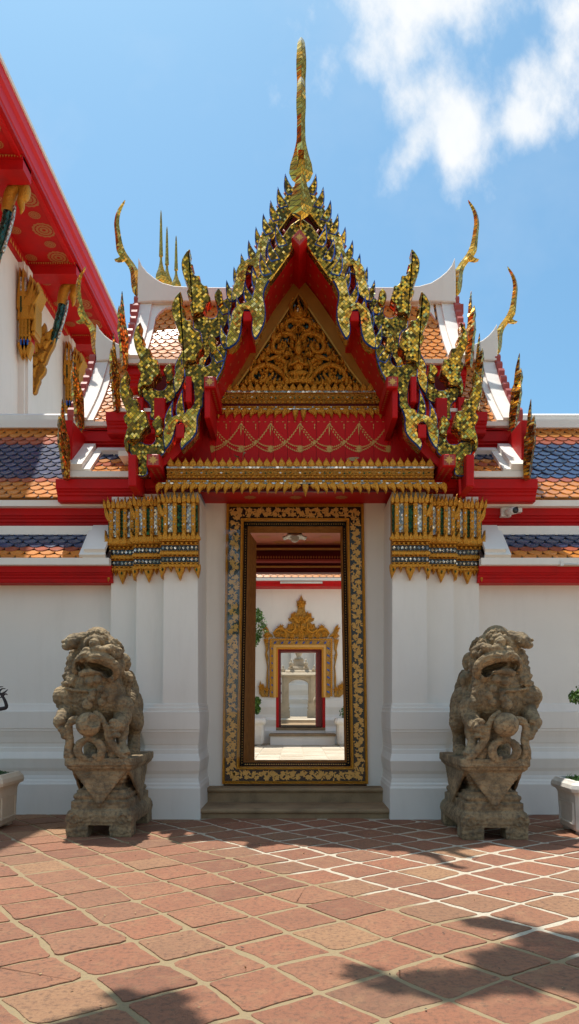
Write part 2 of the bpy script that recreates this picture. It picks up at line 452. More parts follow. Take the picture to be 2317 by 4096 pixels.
# ------------------------------------------------------------------ roof tiles
def tiles(mb, surf, u0, u1, rows, tw, bands):
    """surf(u,t)->point; fish-scale tiles from t=0 (top) to t=1 (bottom); bands: material per row"""
    rnd = random.Random(int(u0*100)+rows)
    for r in range(rows):
        mat = bands[min(r, len(bands)-1)]
        x = u0-(tw/2 if r % 2 else 0)
        while x < u1+tw*.5:
            cxu = x+tw/2
            if cxu+tw*.47 <= u0+.015 or cxu-tw*.47 >= u1-.015: x += tw; continue
            def pt(du, k, lift):
                t = min(1., max(0., (r+k)/rows))
                uu = min(u1, max(u0, cxu+du*tw))
                a = surf(uu, max(0, t-.02)); b = surf(uu, min(1, t+.02))
                d = (b-a).normalized(); nrm = Vector((1, 0, 0)).cross(d)
                if nrm.z < 0: nrm = -nrm
                return surf(uu, t)+nrm*(lift+rnd.uniform(0, .002))
            top = [pt(-.47, 0, .004), pt(.47, 0, .004)]
            low = [pt(.48, .55, .012), pt(.37, .95, .018), pt(.15, 1.25, .020), pt(-.15, 1.25, .020), pt(-.37, .95, .018), pt(-.48, .55, .012)]
            n = len(low); und = [p+Vector((0, .004, -.013)) for p in low]
            vs = top+low+und
            fs = [tuple(range(2+n))]+[(2+i, 2+i+1, 2+n+i+1, 2+n+i) for i in range(n-1)]
            mb.add(vs, [tuple(f) for f in fs], mat)
            x += tw
    return mb
def sheet(mb, surf, u0, u1, mat, n=8, off=0.):
    vs = []; fs = []
    for i in range(n+1):
        for u in (u0, u1):
            p = surf(u, i/n); vs.append(p+Vector((0, 0, off)))
    for i in range(n): fs.append((2*i, 2*i+1, 2*i+3, 2*i+2))
    return mb.add(vs, fs, mat)
def slab(mb, surf, u0, u1, mat, lo=-.05, hi=.06, t0=0., t1=1., n=8):
    loops = []
    for i in range(n+1):
        t = lerp(t0, t1, i/n)
        a = surf(u0, max(0, t-.02)); b = surf(u0, min(1, t+.02)); d = (b-a).normalized()
        nr = Vector((1, 0, 0)).cross(d)
        if nr.z < 0: nr = -nr
        p, q = surf(u0, t), surf(u1, t)
        loops.append([p+nr*lo, q+nr*lo, q+nr*hi, p+nr*hi])
    return mb.loft(loops, mat)
def mkslope(Yr, zr, Ye, ze, sag=.08):
    return lambda u, t: Vector((u, lerp(Yr, Ye, t)+(sag if Ye < Yr else -sag)*math.sin(math.pi*t), lerp(zr, ze, t)))

# ------------------------------------------------------------------ gateway
gate = thing('temple_gateway', 'ornate white and red gateway under golden mosaic gables with a tall spire', 'gateway', (0, 10.5, 0))
GX = .068   # centre of the gable
# piers ------------------------------------------------------------
PROF = [(.085, 0), (.085, .405), (.065, .43), (.06, .455), (.035, .475), (.03, .50), (.02, .53), (.022, .585), (.045, .63), (.075, .76), (.03, .838), (.022, .85), (.018, .905), (.010, .915),
        (.010, .965), (.016, .975), (.03, 1.05), (.05, 1.13), (.055, 1.135), (.055, 1.165), (.062, 1.17), (.062, 1.40), (.045, 1.405), (.043, 1.45), (.025, 1.455), (.02, 1.50), (0, 1.505), (-.012, 3.0), (-.02, 4.3)]
def pier(sg):
    mb = MB(); loops = []
    for e, z in PROF:
        k = .22 if z < 1.402 else .15 if z < 1.452 else .09 if z < 1.502 else 0
        pl = [(-1.272+e*.45, 10.9), (-1.272+e*.45, 9.80-e), (-1.735-e-k, 9.80-e), (-1.735-e-k, 9.95-e), (-2.125-e-k*.8, 9.95-e), (-2.125-e-k*.8, 10.08-e), (-2.495-e-k*.6, 10.08-e), (-2.495-e-k*.6, 10.9)]
        loops.append([(sg*-x, y, z) if sg > 0 else (x, y, z) for x, y in pl])
    mb.loft(loops, M['plaster'])
    p = mb.build('pier', gate)
    for k, (x0, x1, yf) in enumerate([(-1.745, -1.262, 9.80), (-2.135, -1.742, 9.95), (-2.505, -2.132, 10.08)]):
        capital(p, sg, x0, x1, yf, k)
def capital(par, sg, x0, x1, yf, k):
    mb = MB(); w = x1-x0; yf -= .012
    def X(x): return -x if sg > 0 else x
    def bx(a, b, y0, y1, z0, z1, m):
        a, b = sorted((X(a), X(b))); mb.box(a, b, y0, y1, z0, z1, m)
    zt, zc, zb, zl = 4.24, 3.74, 3.63, 3.30
    bx(x0+.004, x1-.004, yf-.03, yf+.14, zl, zt-.06, M['golddark'])
    # upright strips of silver and green mirror between gilt ribs
    n = 4; pitch = w/n
    for i in range(n+1):
        cx = x0+i*pitch
        for s in (.5,):
            a = cx+s*pitch
            if a < x0 or a > x1: continue
            lean = -.02 if a < x0+w*.3 else 0
            mb.prism([(X(a-.026), zc-.02), (X(a+.026), zc-.02), (X(a+.026), zt-.16), (X(a+.026+lean), zt-.07), (X(a-.026+lean), zt-.07), (X(a-.026), zt-.16)], yf-.075, yf-.02, M['gold'], inset=.006, depth=.006)
            for q in range(7):
                zz = zc+.02+q*.055
                mb.prism([(X(a-.033), zz), (X(a), zz-.02), (X(a+.033), zz), (X(a), zz+.03)], yf-.082, yf-.07, M['gold'])
                if q % 2: mb.prism([(X(a-.010), zz+.02), (X(a), zz+.006), (X(a+.010), zz+.02), (X(a), zz+.034)], yf-.088, yf-.08, M['silver'])
        col = M['silver'] if i % 2 else M['green']
        a0, a1 = max(x0+.004, cx-.24*pitch), min(x1-.004, cx+.24*pitch)
        if a1 > a0: bx(a0, a1, yf-.052, yf-.02, zc+.0, zt-(.11 if i % 2 else .15), col)
    for i in range(n):
        c = x0+(i+.5)*pitch+(-.02 if i == 0 else 0)
        for dx, h, ww in ((0, .105, .075), (-.055, .075, .06), (.055, .075, .06)):
            if x0-.03 < c+dx < x1+.02:
                mb.prism([(X(a), b) for a, b in flame(c+dx, zt-.13, c+dx+(-.03 if i == 0 else 0), zt-.13+h+.06, ww)], yf-.085-.006*(dx == 0)-.0013*(i % 3)-.003*(dx > 0), yf-.03, M['gold'], inset=.006, depth=.008)
        for dx, h in ((0, .16), (-.06, .10), (.06, .10)):
            mb.prism([(X(a), b) for a, b in flame(x0+(i+.5)*pitch+dx, zb, x0+(i+.5)*pitch+dx, zb+h, .09)], yf-.088-.006*(dx == 0)-.0013*(i % 3)-.003*(dx > 0), yf-.03, M['gold'], inset=.006, depth=.01)
    # outward leaning flames at the outer edge
    for zz, h in ((zb, .2), (zc+.2, .28)):
        mb.prism([(X(a), b) for a, b in flame(x0+.03, zz, x0-.035, zz+h, .075, .02)], yf-.08, yf+.03, M['gold'], inset=.008, depth=.008)
    bx(x0-.012, x1, yf-.09, yf+.10, zb-.012, zb+.018, M['gold'])
    # mirror lozenge bands
    for zz in (3.535, 3.385):
        bx(x0, x1, yf-.045, yf, zz-.035, zz+.035, M['lacquer'])
        m_ = max(4, round(w/.052))
        for i in range(m_):
            c = x0+(i+.5)*w/m_
            mb.prism([(X(c-.020), zz), (X(c), zz-.024), (X(c+.020), zz), (X(c), zz+.024)], yf-.054, yf-.044, M['silver'])
        for s in (-1, 1):
            bx(x0-.006, x1, yf-.052, yf-.0, zz+s*.042-.005, zz+s*.042+.005, M['gold'])
            for i in range(max(4, round(w/.06))):
                c = x0+(i+.5)*w/max(4, round(w/.06)); z0 = zz+s*.047
                mb.prism([(X(a), b) for a, b in flame(c, z0+(0.026 if s > 0 else -.028), c, z0+(-.018 if s > 0 else .02), .045)], yf-.07, yf-.03, M['gold'], inset=.006, depth=.006)
    bx(x0-.01, x1, yf-.085, yf, 3.442, 3.478, M['gold'])
    bx(x0-.006, x1, yf-.07, yf, zl-.012, zl+.02, M['gold'])
    # pendant leaves
    for c, h, ww in ((x0+.02, .16, .11), (x0+w*.25, .075, .07), (x0+w*.5, .185, .155), (x0+w*.75, .075, .07), (x1-.02, .16, .11)):
        c0 = c; a = flame(c0, zl+.02, c0+(-.02 if c < x0+.05 else .02 if c > x1-.05 else 0), zl-h, ww, base=.8)
        mb.prism([(X(p), q) for p, q in a], yf-.045, yf+.02, M['gold'], inset=.012, depth=.012)
        if h > .1: mb.prism([(X(c-.012), zl-.05), (X(c), zl-.075), (X(c+.012), zl-.05), (X(c), zl-.025)], yf-.068, yf-.05, M['green'])
    mb.build('capital', par)
pier(-1); pier(1)

# steps -----------------------------------------------------------
for (x0, x1, yf, yb, zt, zb) in ((-1.283, 1.262, 9.79, 10.62, .125, -.02), (-1.262, 1.24, 10.5, 10.98, .322, .10)):
    mb = MB(); prof = [(yb, zb), (yf+.03, zb), (yf+.03, zt-.065), (yf+.012, zt-.06), (yf-.002, zt-.045), (yf-.005, zt-.028), (yf+.004, zt-.01), (yf+.02, zt), (yb, zt)]
    mb.strip(prof, x0, x1, M['step']); mb.build('step', gate)
# recess wall and passage -----------------------------------------
mb = MB()
for s in (-1, 1):
    mb.add([(s*1.30, 10.8, .3), (s*1.035, 10.8, .3), (s*.985, 10.8, 4.42), (s*1.30, 10.8, 4.42), (s*1.30, 11.3, .3), (s*1.035, 11.3, .3), (s*.985, 11.3, 4.42), (s*1.30, 11.3, 4.42)],
           [(0, 1, 2, 3), (4, 7, 6, 5), (1, 5, 6, 2), (0, 3, 7, 4), (0, 4, 5, 1), (3, 2, 6, 7)], M['plaster'])
    mb.box(min(s*1.25, s*2.3), max(s*1.25, s*2.3), 11.0, 14.4, 0, 4.8, M['plaster'])
mb.build('recess_wall', gate)
mb = MB(); mb.box(-1.24, 1.24, 11.0, 14.3, .1, .25, M['step']); mb.build('passage_floor', gate)
mb = MB(); mb.box(-2.3, 2.3, 11.25, 14.2, 4.5, 4.6, M['pinkred'])
for ix in range(-2, 3):
    for iy in range(6):
        c = (ix*.55+(.27 if iy % 2 else 0), 11.6+iy*.45)
        n = 20; vs = [(c[0]+(.1+.035*(k % 2))*math.cos(2*math.pi*k/n), c[1]+(.1+.035*(k % 2))*math.sin(2*math.pi*k/n), 4.496) for k in range(n)]
        mb.add(vs, [tuple(range(n))], M['goldfaint'])
mb.build('passage_ceiling', gate)
mb = MB()
mb.box(-2.2, 2.2, 14.10, 14.4, 4.31, 4.52, M['darkbeam']); mb.box(-2.2, 2.2, 14.05, 14.3, 4.40, 4.435, M['goldpaint'])
mb.box(-2.2, 2.2, 14.06, 14.35, 4.225, 4.305, M['darkbeam']); mb.box(-2.2, 2.2, 14.03, 14.35, 4.175, 4.22, M['reddull'])
mb.box(-2.2, 2.2, 14.20, 14.42, 4.0, 4.17, M['darkbeam']); mb.box(-2.2, 2.2, 14.17, 14.3, 4.09, 4.12, M['goldpaint'])
for i in range(60):
    x = -1.5+i*.05; mb.prism([(x, 4.235), (x+.018, 4.262), (x, 4.29), (x-.018, 4.262)], 14.05, 14.06, M['goldfaint'])
mb.build('passage_beam', gate)
# door frame --------------------------------------------------------
def ring(mb, a, b, ya, yb, mat):
    """a,b: (half width bottom, half width top, z bottom, z top) outer and inner; sloped between depths"""
    A = [(-a[0], ya, a[2]), (a[0], ya, a[2]), (a[1], ya, a[3]), (-a[1], ya, a[3])]
    B = [(-b[0], yb, b[2]), (b[0], yb, b[2]), (b[1], yb, b[3]), (-b[1], yb, b[3])]
    mb.add(A+B, [(i, (i+1) % 4, 4+(i+1) % 4, 4+i) for i in range(4)], mat)
def fr(d): return (1.052-d, .988-d, .352+d, 4.385-d)
mb = MB()
ring(mb, fr(0), fr(0), 11.2, 10.765, M['gold']); ring(mb, fr(0), fr(.028), 10.765, 10.755, M['gold']); ring(mb, fr(.028), fr(.04), 10.755, 10.785, M['gold'])
ring(mb, fr(.04), fr(.205), 10.785, 10.785, M['lacquer'])
ring(mb, fr(.205), fr(.212), 10.785, 10.745, M['gold']); ring(mb, fr(.212), fr(.236), 10.745, 10.745, M['gold']); ring(mb, fr(.236), fr(.25), 10.745, 10.79, M['gold'])
ring(mb, fr(.25), fr(.30), 10.79, 10.88, M['lacquer']); ring(mb, fr(.30), fr(.31), 10.88, 11.25, M['wood'])
frame = mb.build('door_frame', gate)
mb = MB(); rnd = random.Random(11)
def band_pt(side, s, o):
    """point on the floral band: side 0 left,1 right,2 top,3 bottom; s along 0..1; o across -1..1"""
    d = .1225+o*.07; q = fr(d)
    if side < 2:
        sg = -1 if side == 0 else 1
        z = lerp(.45, 4.29, s); return sg*lerp(q[0], q[1], (z-.35)/4.03), z
    z = q[3] if side == 2 else q[2]; hw = q[1] if side == 2 else q[0]
    return lerp(-hw, hw, s), z
def flower(cx, cz, r, y, mat, n=6, ph=0.):
    pts = []
    for k in range(n*4):
        a = 2*math.pi*k/(n*4)+ph; rr = r*(.62+.38*abs(math.cos(n*(a-ph)/2))); pts.append((cx+rr*math.cos(a), cz+rr*math.sin(a)))
    mb.prism(pts, y-.004, y, mat, back=False)
for side, cnt in ((0, 54), (1, 54), (2, 26), (3, 26)):
    for i in range(cnt):
        s = (i+.5)/cnt; x, z = band_pt(side, s, .46*(-1)**i+rnd.uniform(-.15, .15))
        flower(x, z, .034+rnd.random()*.012, 10.7815-.0003*(i % 8)-.00003*i, M['goldpaint'], rnd.choice([5, 6, 7]), rnd.random()*6)
        for k in range(7):
            x2, z2 = band_pt(side, s+rnd.uniform(-.6, .6)/cnt, rnd.uniform(-.75, .75)); a = rnd.random()*6.28; L = .038+rnd.random()*.035
            x3, z3 = x2+L*math.cos(a), z2+L*math.sin(a)
            mb.prism(flame(x2, z2, x3, z3, .03, .008), 10.7838-.00022*k-.00004*(i % 5), 10.785, M['goldpaint'], back=False)
mb.build('flower_band', frame)
n = 90
for side in (-1, 1):
    mb = MB()
    for i in range(n):
        z = .65+i*3.42/n; q = fr(.275); x = side*lerp(q[0], q[1], (z-.35)/4.03)
        mb.add([(x-.012*side, 10.826, z), (x, 10.834, z-.014), (x+.012*side, 10.842, z), (x, 10.834, z+.014)], [(0, 1, 2, 3)], M['goldpaint'])
    mb.build('lattice_band', frame)
for zq in (4.11, .627):
    mb = MB()
    for i in range(46):
        x = -.72+i*1.44/45; mb.add([(x-.011, 10.83, zq), (x, 10.826, zq-.011), (x+.011, 10.83, zq), (x, 10.834, zq+.011)], [(0, 1, 2, 3)], M['goldpaint'])
    mb.build('lattice_band', frame)
for sg in (-1,):
    mb = MB(); x0, x1 = sorted((sg*1.03, sg*.79)); mb.box(x0, x1, 10.725, 10.731, .72, 4.0, M['acrylic']); mb.build('acrylic_cover', frame)
# open door leaves folded back into the passage
for sg in (-1, 1):
    mb = MB(); xi = sg*(.74 if sg < 0 else .90)
    mb.add([(xi, 11.25, .60), (xi+sg*.05, 11.25, .60), (xi+sg*.05-sg*.03, 11.25, 4.12), (xi-sg*.03, 11.25, 4.12),
            (xi-sg*.085, 12.1, .60), (xi-sg*.03, 12.1, .60), (xi-sg*.06, 12.1, 4.12), (xi-sg*.115, 12.1, 4.12)],
           [(0, 1, 2, 3), (4, 7, 6, 5), (0, 4, 5, 1), (3, 2, 6, 7), (0, 3, 7, 4), (1, 5, 6, 2)], M['wood'])
    mb.build('door_leaf', gate)
# soffit above the steps, lower entablature --------------------------
mb = MB(); mb.box(-1.30, 1.36, 9.80, 10.82, 4.40, 4.46, M['red']); mb.box(-1.0, 1.0, 10.80, 11.3, 4.385, 4.6, M['red'])
for i in range(7):
    n = 18; c = (-.95+i*.32, 10.3+(.18 if i % 2 else -.12)); vs = [(c[0]+(.07+.03*(k % 2))*math.cos(2*math.pi*k/n), c[1]+(.07+.03*(k % 2))*math.sin(2*math.pi*k/n), 4.396) for k in range(n)]
    mb.add(vs, [tuple(range(n))], M['goldfaint'])
mb.build('porch_soffit', gate)
def entab(Yf, px0, px1, lx0, lx1, yc, yb, ym, yr, ys, yl, npitch):
    """gilt moulding: yc crest tip, yb crest base, ym band bottom, yr rope bottom, ys silver bottom, yl leaf row bottom (measured heights at Yf)"""
    Z = lambda py: W(0, py, Yf).z
    XX = lambda px: W(px, 0, Yf).x
    x0, x1 = XX(px0), XX(px1); mb = MB()
    mb.box(x0, x1, Yf, Yf+.35, Z(ym), Z(yb)-.002, M['golddark'])
    mb.box(x0-.004, x1+.004, Yf-.014, Yf+.01, Z(yb)-.032, Z(yb)-.006, M['silver'])
    mb.box(x0-.008, x1+.008, Yf-.022, Yf+.01, Z(yb)-.042, Z(yb)-.034, M['gold'])
    h = Z(yb)-.05-Z(ym); zc = Z(ym)+h*.62
    n = max(8, int((x1-x0)/.125))
    for i in range(n):
        c = lerp(x0, x1, (i+.5)/n)
        mb.prism([(c-.045, zc), (c, zc-h*.2), (c+.045, zc), (c, zc+h*.2)], Yf-.012, Yf, M['gold'], inset=.006, depth=.004)
        mb.prism([(c-.02, zc), (c, zc-.01), (c+.02, zc), (c, zc+.01)], Yf-.02, Yf-.014, M['silver'] if i % 2 else M['green'])
        if i % 2: mb.prism([(c+.05, zc-.02), (c+.0625, zc-.032), (c+.075, zc-.02), (c+.0625, zc+.02)], Yf-.008, Yf, M['green'])
        for q in (-.25, .25):
            c2 = c+q*.125
            mb.prism(flame(c2, Z(ym)+.004, c2, Z(ym)+h*.34, .05), Yf-.016, Yf, M['gold'], inset=.006, depth=.005)
    mb.box(x0-.006, x1+.006, Yf-.02, Yf, Z(ym)+h*.38, Z(ym)+h*.42, M['gold'])
    mb.box(x0, x1, Yf+.02, Yf+.3, Z(yr)+.004, Z(ym), M['darkbeam'])
    mb.box(x0-.01, x1+.01, Yf-.005, Yf+.3, Z(yr), Z(yr)+.034, M['gold'])
    nb = int((x1-x0)/.05)
    for i in range(nb):
        c = lerp(x0, x1, (i+.5)/nb); mb.ell((c, Yf-.008, Z(yr)+.017), (.022, .012, .013), M['gold'] if i % 5 else M['whitemir'], 6, 4)
    a0, a1 = XX(lx0), XX(lx1)
    mb.box(a0+.02, a1-.02, Yf-.012, Yf+.3, Z(ys), Z(yr)-.002, M['silver'])
    e = mb.build('entablature', gate)
    mb = MB(); n = npitch
    for i in range(n):
        c = lerp(x0, x1, (i+.5)/n); w = (x1-x0)/n
        h_ = Z(yc)-Z(yb); mb.prism([(c+a*w, Z(yb)-.01+b*(h_+.01)) for a, b in ((-.30, 0), (-.47, .22), (-.44, .42), (-.26, .62), (-.10, .80), (0, 1.0), (.10, .80), (.26, .62), (.44, .42), (.47, .22), (.30, 0))], Yf-.012, Yf+.02, M['gold'], inset=.010, depth=.012)
        mb.prism([(c+w*.36, Z(yb)-.006), (c+w*.5, Z(yb)+.028), (c+w*.64, Z(yb)-.006)], Yf-.006, Yf+.01, M['gold'])
    mb.build('cresting', e)
    mb = MB(); n = int(npitch*.96); mid = (a0+a1)/2; hh = Z(ys)-Z(yl)
    mb.box(a0+.03, a1-.03, Yf+.03, Yf+.06, Z(yl)+hh*.35, Z(ys), M['darkbeam'])
    for i in range(n):
        c = lerp(a0, a1, (i+.5)/n); w = (a1-a0)/n; s = 1 if c < mid else -1
        if abs(c-mid) < w*.5: mb.prism(flame(c, Z(ys), c, Z(yl)-.03, w*.9, base=.7), Yf-.022, Yf+.02, M['gold'], inset=.012, depth=.012); continue
        mb.prism(flame(c+s*w*.14, Z(ys), c-s*w*.5, Z(yl)+.008, w*1.05, -s*w*.26, base=.85), Yf-.018, Yf+.02, M['gold'], inset=.011, depth=.012)
        mb.prism(flame(c+s*w*.3, Z(ys)-.01, c+s*w*.05, Z(ys)-hh*.55, w*.3, base=.7), Yf-.034, Yf-.016, M['gold'])
    mb.build('leaf_row', e)
entab(9.70, 420, 1090, 395, 1120, 1150, 1172, 1202, 1213, 1217, 1243, 36)
entab(10.35, 550, 958, 528, 978, 961, 982, 1014, 1027, 1030, 1054, 23)
# frieze: red boarding with stencilled garlands
mb = MB(); Yp = 10.36; zt, zb = W(0, 1050, Yp).z, W(0, 1168, Yp).z; xl, xr = W(470, 0, Yp).x, W(1085, 0, Yp).x
nb = 17
for i in range(nb):
    mb.box(lerp(xl, xr, i/nb)+.002, lerp(xl, xr, (i+1)/nb)-.002, Yp+.001*(i % 3), Yp+.05, zb-.05, zt+.1, M['redbright'])
mb.box(xl, xr, Yp+.03, Yp+.1, zb-.05, zt+.1, M['darkbeam'])
mb.box(-1.72, 1.86, 9.74, 10.42, W(0, 1176, 9.74).z, W(0, 1176, 9.74).z+.03, M['darkbeam'])
frz = mb.build('frieze_panel', gate)
mb = MB(); xs = [W(497+i*45.6*1.0, 0, Yp).x for i in range(12)]
zt0 = W(0, 1066, Yp).z; sag = .345; rnd = random.Random(2)
def lf(x, z, a, L, w):
    lf.k += 1; e = .0006*(lf.k % 7)
    mb.prism(flame(x, z, x+L*math.cos(a), z+L*math.sin(a), w), Yp-.004-e, Yp-.0015-e, M['goldpaint'], back=False)
lf.k = 0
for i in range(-1, 8):
    xa = W(532+i*74, 0, Yp).x; xb = xa+2*74*Yp/FOC
    for k in range(31):
        t = k/30; x = lerp(xa, xb, t); z = zt0-sag*(1-abs(2*t-1)**2.0)
        if x < xl+.12 or x > xr-.12: continue
        th = math.atan2(sag*4*(2*t-1), (xb-xa))
        wd = .018+.044*(1-abs(2*t-1))
        for s in (-1, 1): lf(x, z+s*wd*.5, th+s*.5+(math.pi if t > .5 else 0), .036, .022)
    m = (xa+xb)/2
    if xl+.1 < m < xr-.1:
        for a in range(8): lf(m, zt0-sag, a*math.pi/4, .06, .03)
    if xl+.05 < xa < xr-.05:
        for j, w in ((0, .05), (1, .035), (2, .02)): lf(xa, zt0-.02-j*.045, -math.pi/2, .06, w*.6)
        for s in (-1, 1): lf(xa, zt0, -math.pi/2+s*.8, .06, .02)
    for q in (.25, .75):
        xq = lerp(xa, xb, q)
        if xl+.05 < xq < xr-.05:
            for j in range(2): lf(xq, zt0-.0-j*.04, -math.pi/2, .04, .02)
            for a in range(6): lf(xq, zt0-sag*.72, a*math.pi/3, .034, .018)
    for j in range(10):
        xq = lerp(xa, xb, j/10)
        if xl+.05 < xq < xr-.05: lf(xq, zt0+.03, 0, .035, .012)
    if xl+.05 < m < xr-.05:
        for j in range(3): lf(m, zt0-.01-j*.04, -math.pi/2, .045, .022)
mb.build('garland', frz)
# ------------------------------------------------------------------ gables
YF, YR, DZ = 9.60, 10.42, 1.04
def F6(x, y): return (314.2+x*.3021, 565.6+y*.3021)
def F7(x, y): return (301.6+x*.2158, 848.4+y*.2158)
def FP(p):     # measured point -> (x,z) in the plane of the front gable
    w = W(p[0], p[1], YF); return (w.x, w.z)
def F6s(l): return [FP(F6(*p)) for p in l]
def F7s(l): return [FP(F7(*p)) for p in l]
def both(pts): return pts, [(2*GX+.024-x, z) for x, z in pts]
AX = FP((757, 0))[0]
def mir(pts): return [(2*AX-x, z) for x, z in pts]
BOARD = [FP(p) for p in [(757, 548), (731, 566), (707, 600), (671, 656), (643, 705), (681, 706), (741, 622), (757, 600)]]
HOOK1 = F6s([(1090, 460), (1215, 465), (1165, 560), (1155, 620), (1172, 700), (1175, 790), (1150, 880), (1090, 985), (1058, 930), (1055, 860), (1062, 800), (1040, 735), (1000, 725), (975, 790), (975, 900), (945, 1000), (850, 1062), (840, 990), (855, 920), (882, 820), (890, 750), (920, 700), (985, 668), (1050, 655), (1075, 560)])
PLATE1 = F7s([(1240, 60), (1245, 180), (1215, 290), (1180, 390), (1130, 480), (1100, 560), (975, 600), (965, 850), (800, 850), (870, 760), (860, 600), (840, 500), (755, 470), (748, 380), (750, 305), (850, 310), (900, 300), (945, 325), (985, 332), (1035, 320), (1062, 270), (1060, 220), (1040, 170), (1080, 130), (1120, 110), (1180, 70)])
HH1 = F6s([(475, 565), (430, 610), (395, 680), (400, 770), (430, 850), (465, 920), (440, 960), (470, 1005), (495, 1030), (470, 1080), (480, 1150), (500, 1215), (520, 1150), (590, 1155), (605, 1120), (615, 1075), (650, 1045), (658, 1015), (635, 960), (628, 900), (595, 905), (560, 860), (562, 812), (520, 815), (500, 790), (488, 745), (503, 716), (475, 705), (464, 640)])
SF1 = F6s([(728, 912), (695, 960), (690, 1000), (700, 1030), (712, 1060), (722, 1090), (745, 1075), (775, 1045), (760, 1010), (762, 960)])
HOOK2 = F7s([(790, 845), (940, 850), (942, 880), (910, 960), (915, 1060), (900, 1140), (850, 1210), (770, 1280), (725, 1335), (703, 1270), (720, 1200), (765, 1120), (770, 1060), (740, 1010), (690, 1005), (655, 1060), (650, 1140), (620, 1220), (570, 1300), (535, 1325), (518, 1250), (508, 1120), (530, 1060), (570, 980), (620, 940), (700, 908), (770, 905)])
PLATE2 = F7s([(508, 1120), (518, 1250), (535, 1322), (490, 1375), (440, 1400), (330, 1440), (325, 1560), (315, 1600), (260, 1620), (195, 1605), (215, 1500), (200, 1420), (110, 1340), (105, 1220), (130, 1208), (250, 1212), (290, 1240), (335, 1246), (385, 1235), (412, 1190), (412, 1150), (425, 1128), (470, 1140)])
HH2 = F7s([(95, 410), (40, 480), (15, 560), (10, 640), (30, 740), (70, 840), (95, 895), (50, 945), (75, 1015), (105, 1050), (88, 1110), (65, 1190), (60, 1270), (85, 1350), (110, 1330), (105, 1215), (245, 1212), (255, 1165), (290, 1105), (340, 1072), (345, 1030), (322, 945), (312, 880), (270, 875), (240, 870), (215, 790), (222, 745), (170, 740), (140, 720), (125, 650), (137, 600), (100, 595), (85, 520), (102, 430)])
SF2 = F7s([(460, 918), (420, 950), (385, 1000), (380, 1035), (415, 1085), (422, 1130), (412, 1165), (455, 1165), (500, 1135), (515, 1110), (490, 1030), (495, 960)])
def shift(pts, dz): return [(x, z+dz) for x, z in pts]
BEAMS = [  # (x0,y0,x1,y1) front faces measured on the left, front Y, back Y, rosette
    (611, 781, 634.5, 806, 9.52, 10.42, 0), (513, 945.5, 542, 974, 9.45, 10.42, 1), (514, 976, 528, 1050, 9.53, 10.40, 0),
    (467, 945, 481, 1010, 9.52, 10.42, 0), (442, 1066, 463, 1100, 9.50, 10.42, 0), (368.5, 1141, 402, 1172, 9.42, 10.42, 1), (322, 1142, 342, 1222, 9.46, 10.2, 0)]
RBEAMS = [(387, 999, 416, 1053, 10.36, 11.3, 0), (343, 997, 360, 1036, 10.38, 11.3, 0)]
def rosette(mb, cx, cz, r, Y):
    for k in range(8):
        a = k*math.pi/4; L = r*(1 if k % 2 == 0 else .8)
        mb.prism(flame(cx+.15*r*math.cos(a), cz+.15*r*math.sin(a), cx+L*math.cos(a), cz+L*math.sin(a), r*.5), Y-.004-.0006*k, Y-.001-.0006*k, M['goldpaint'], back=False)
    n = 10; mb.prism([(cx+r*.2*math.cos(2*math.pi*k/n), cz+r*.2*math.sin(2*math.pi*k/n)) for k in range(n)], Y-.012, Y-.002, M['goldpaint'])
def finial_leaf(mb, tip, base, w, bend, y0, y1, m=None):
    mb.prism(flame(base[0], base[1], tip[0], tip[1], w, bend, base=.75), y0, y1, m or M['mosaic'], M['bluemir'], .012, .012)
def naga(mb, pts, y0, y1):
    mb.prism(chaikin(pts), y0, y1, M['mosaicbright'], M['bluemir'], .014, .03)
def relief(mb, pts, y0, y1):
    p = chaikin(pts)
    mb.prism(p, y0, y1, M['mosaic'], M['mosaicdark'], .011, .014)
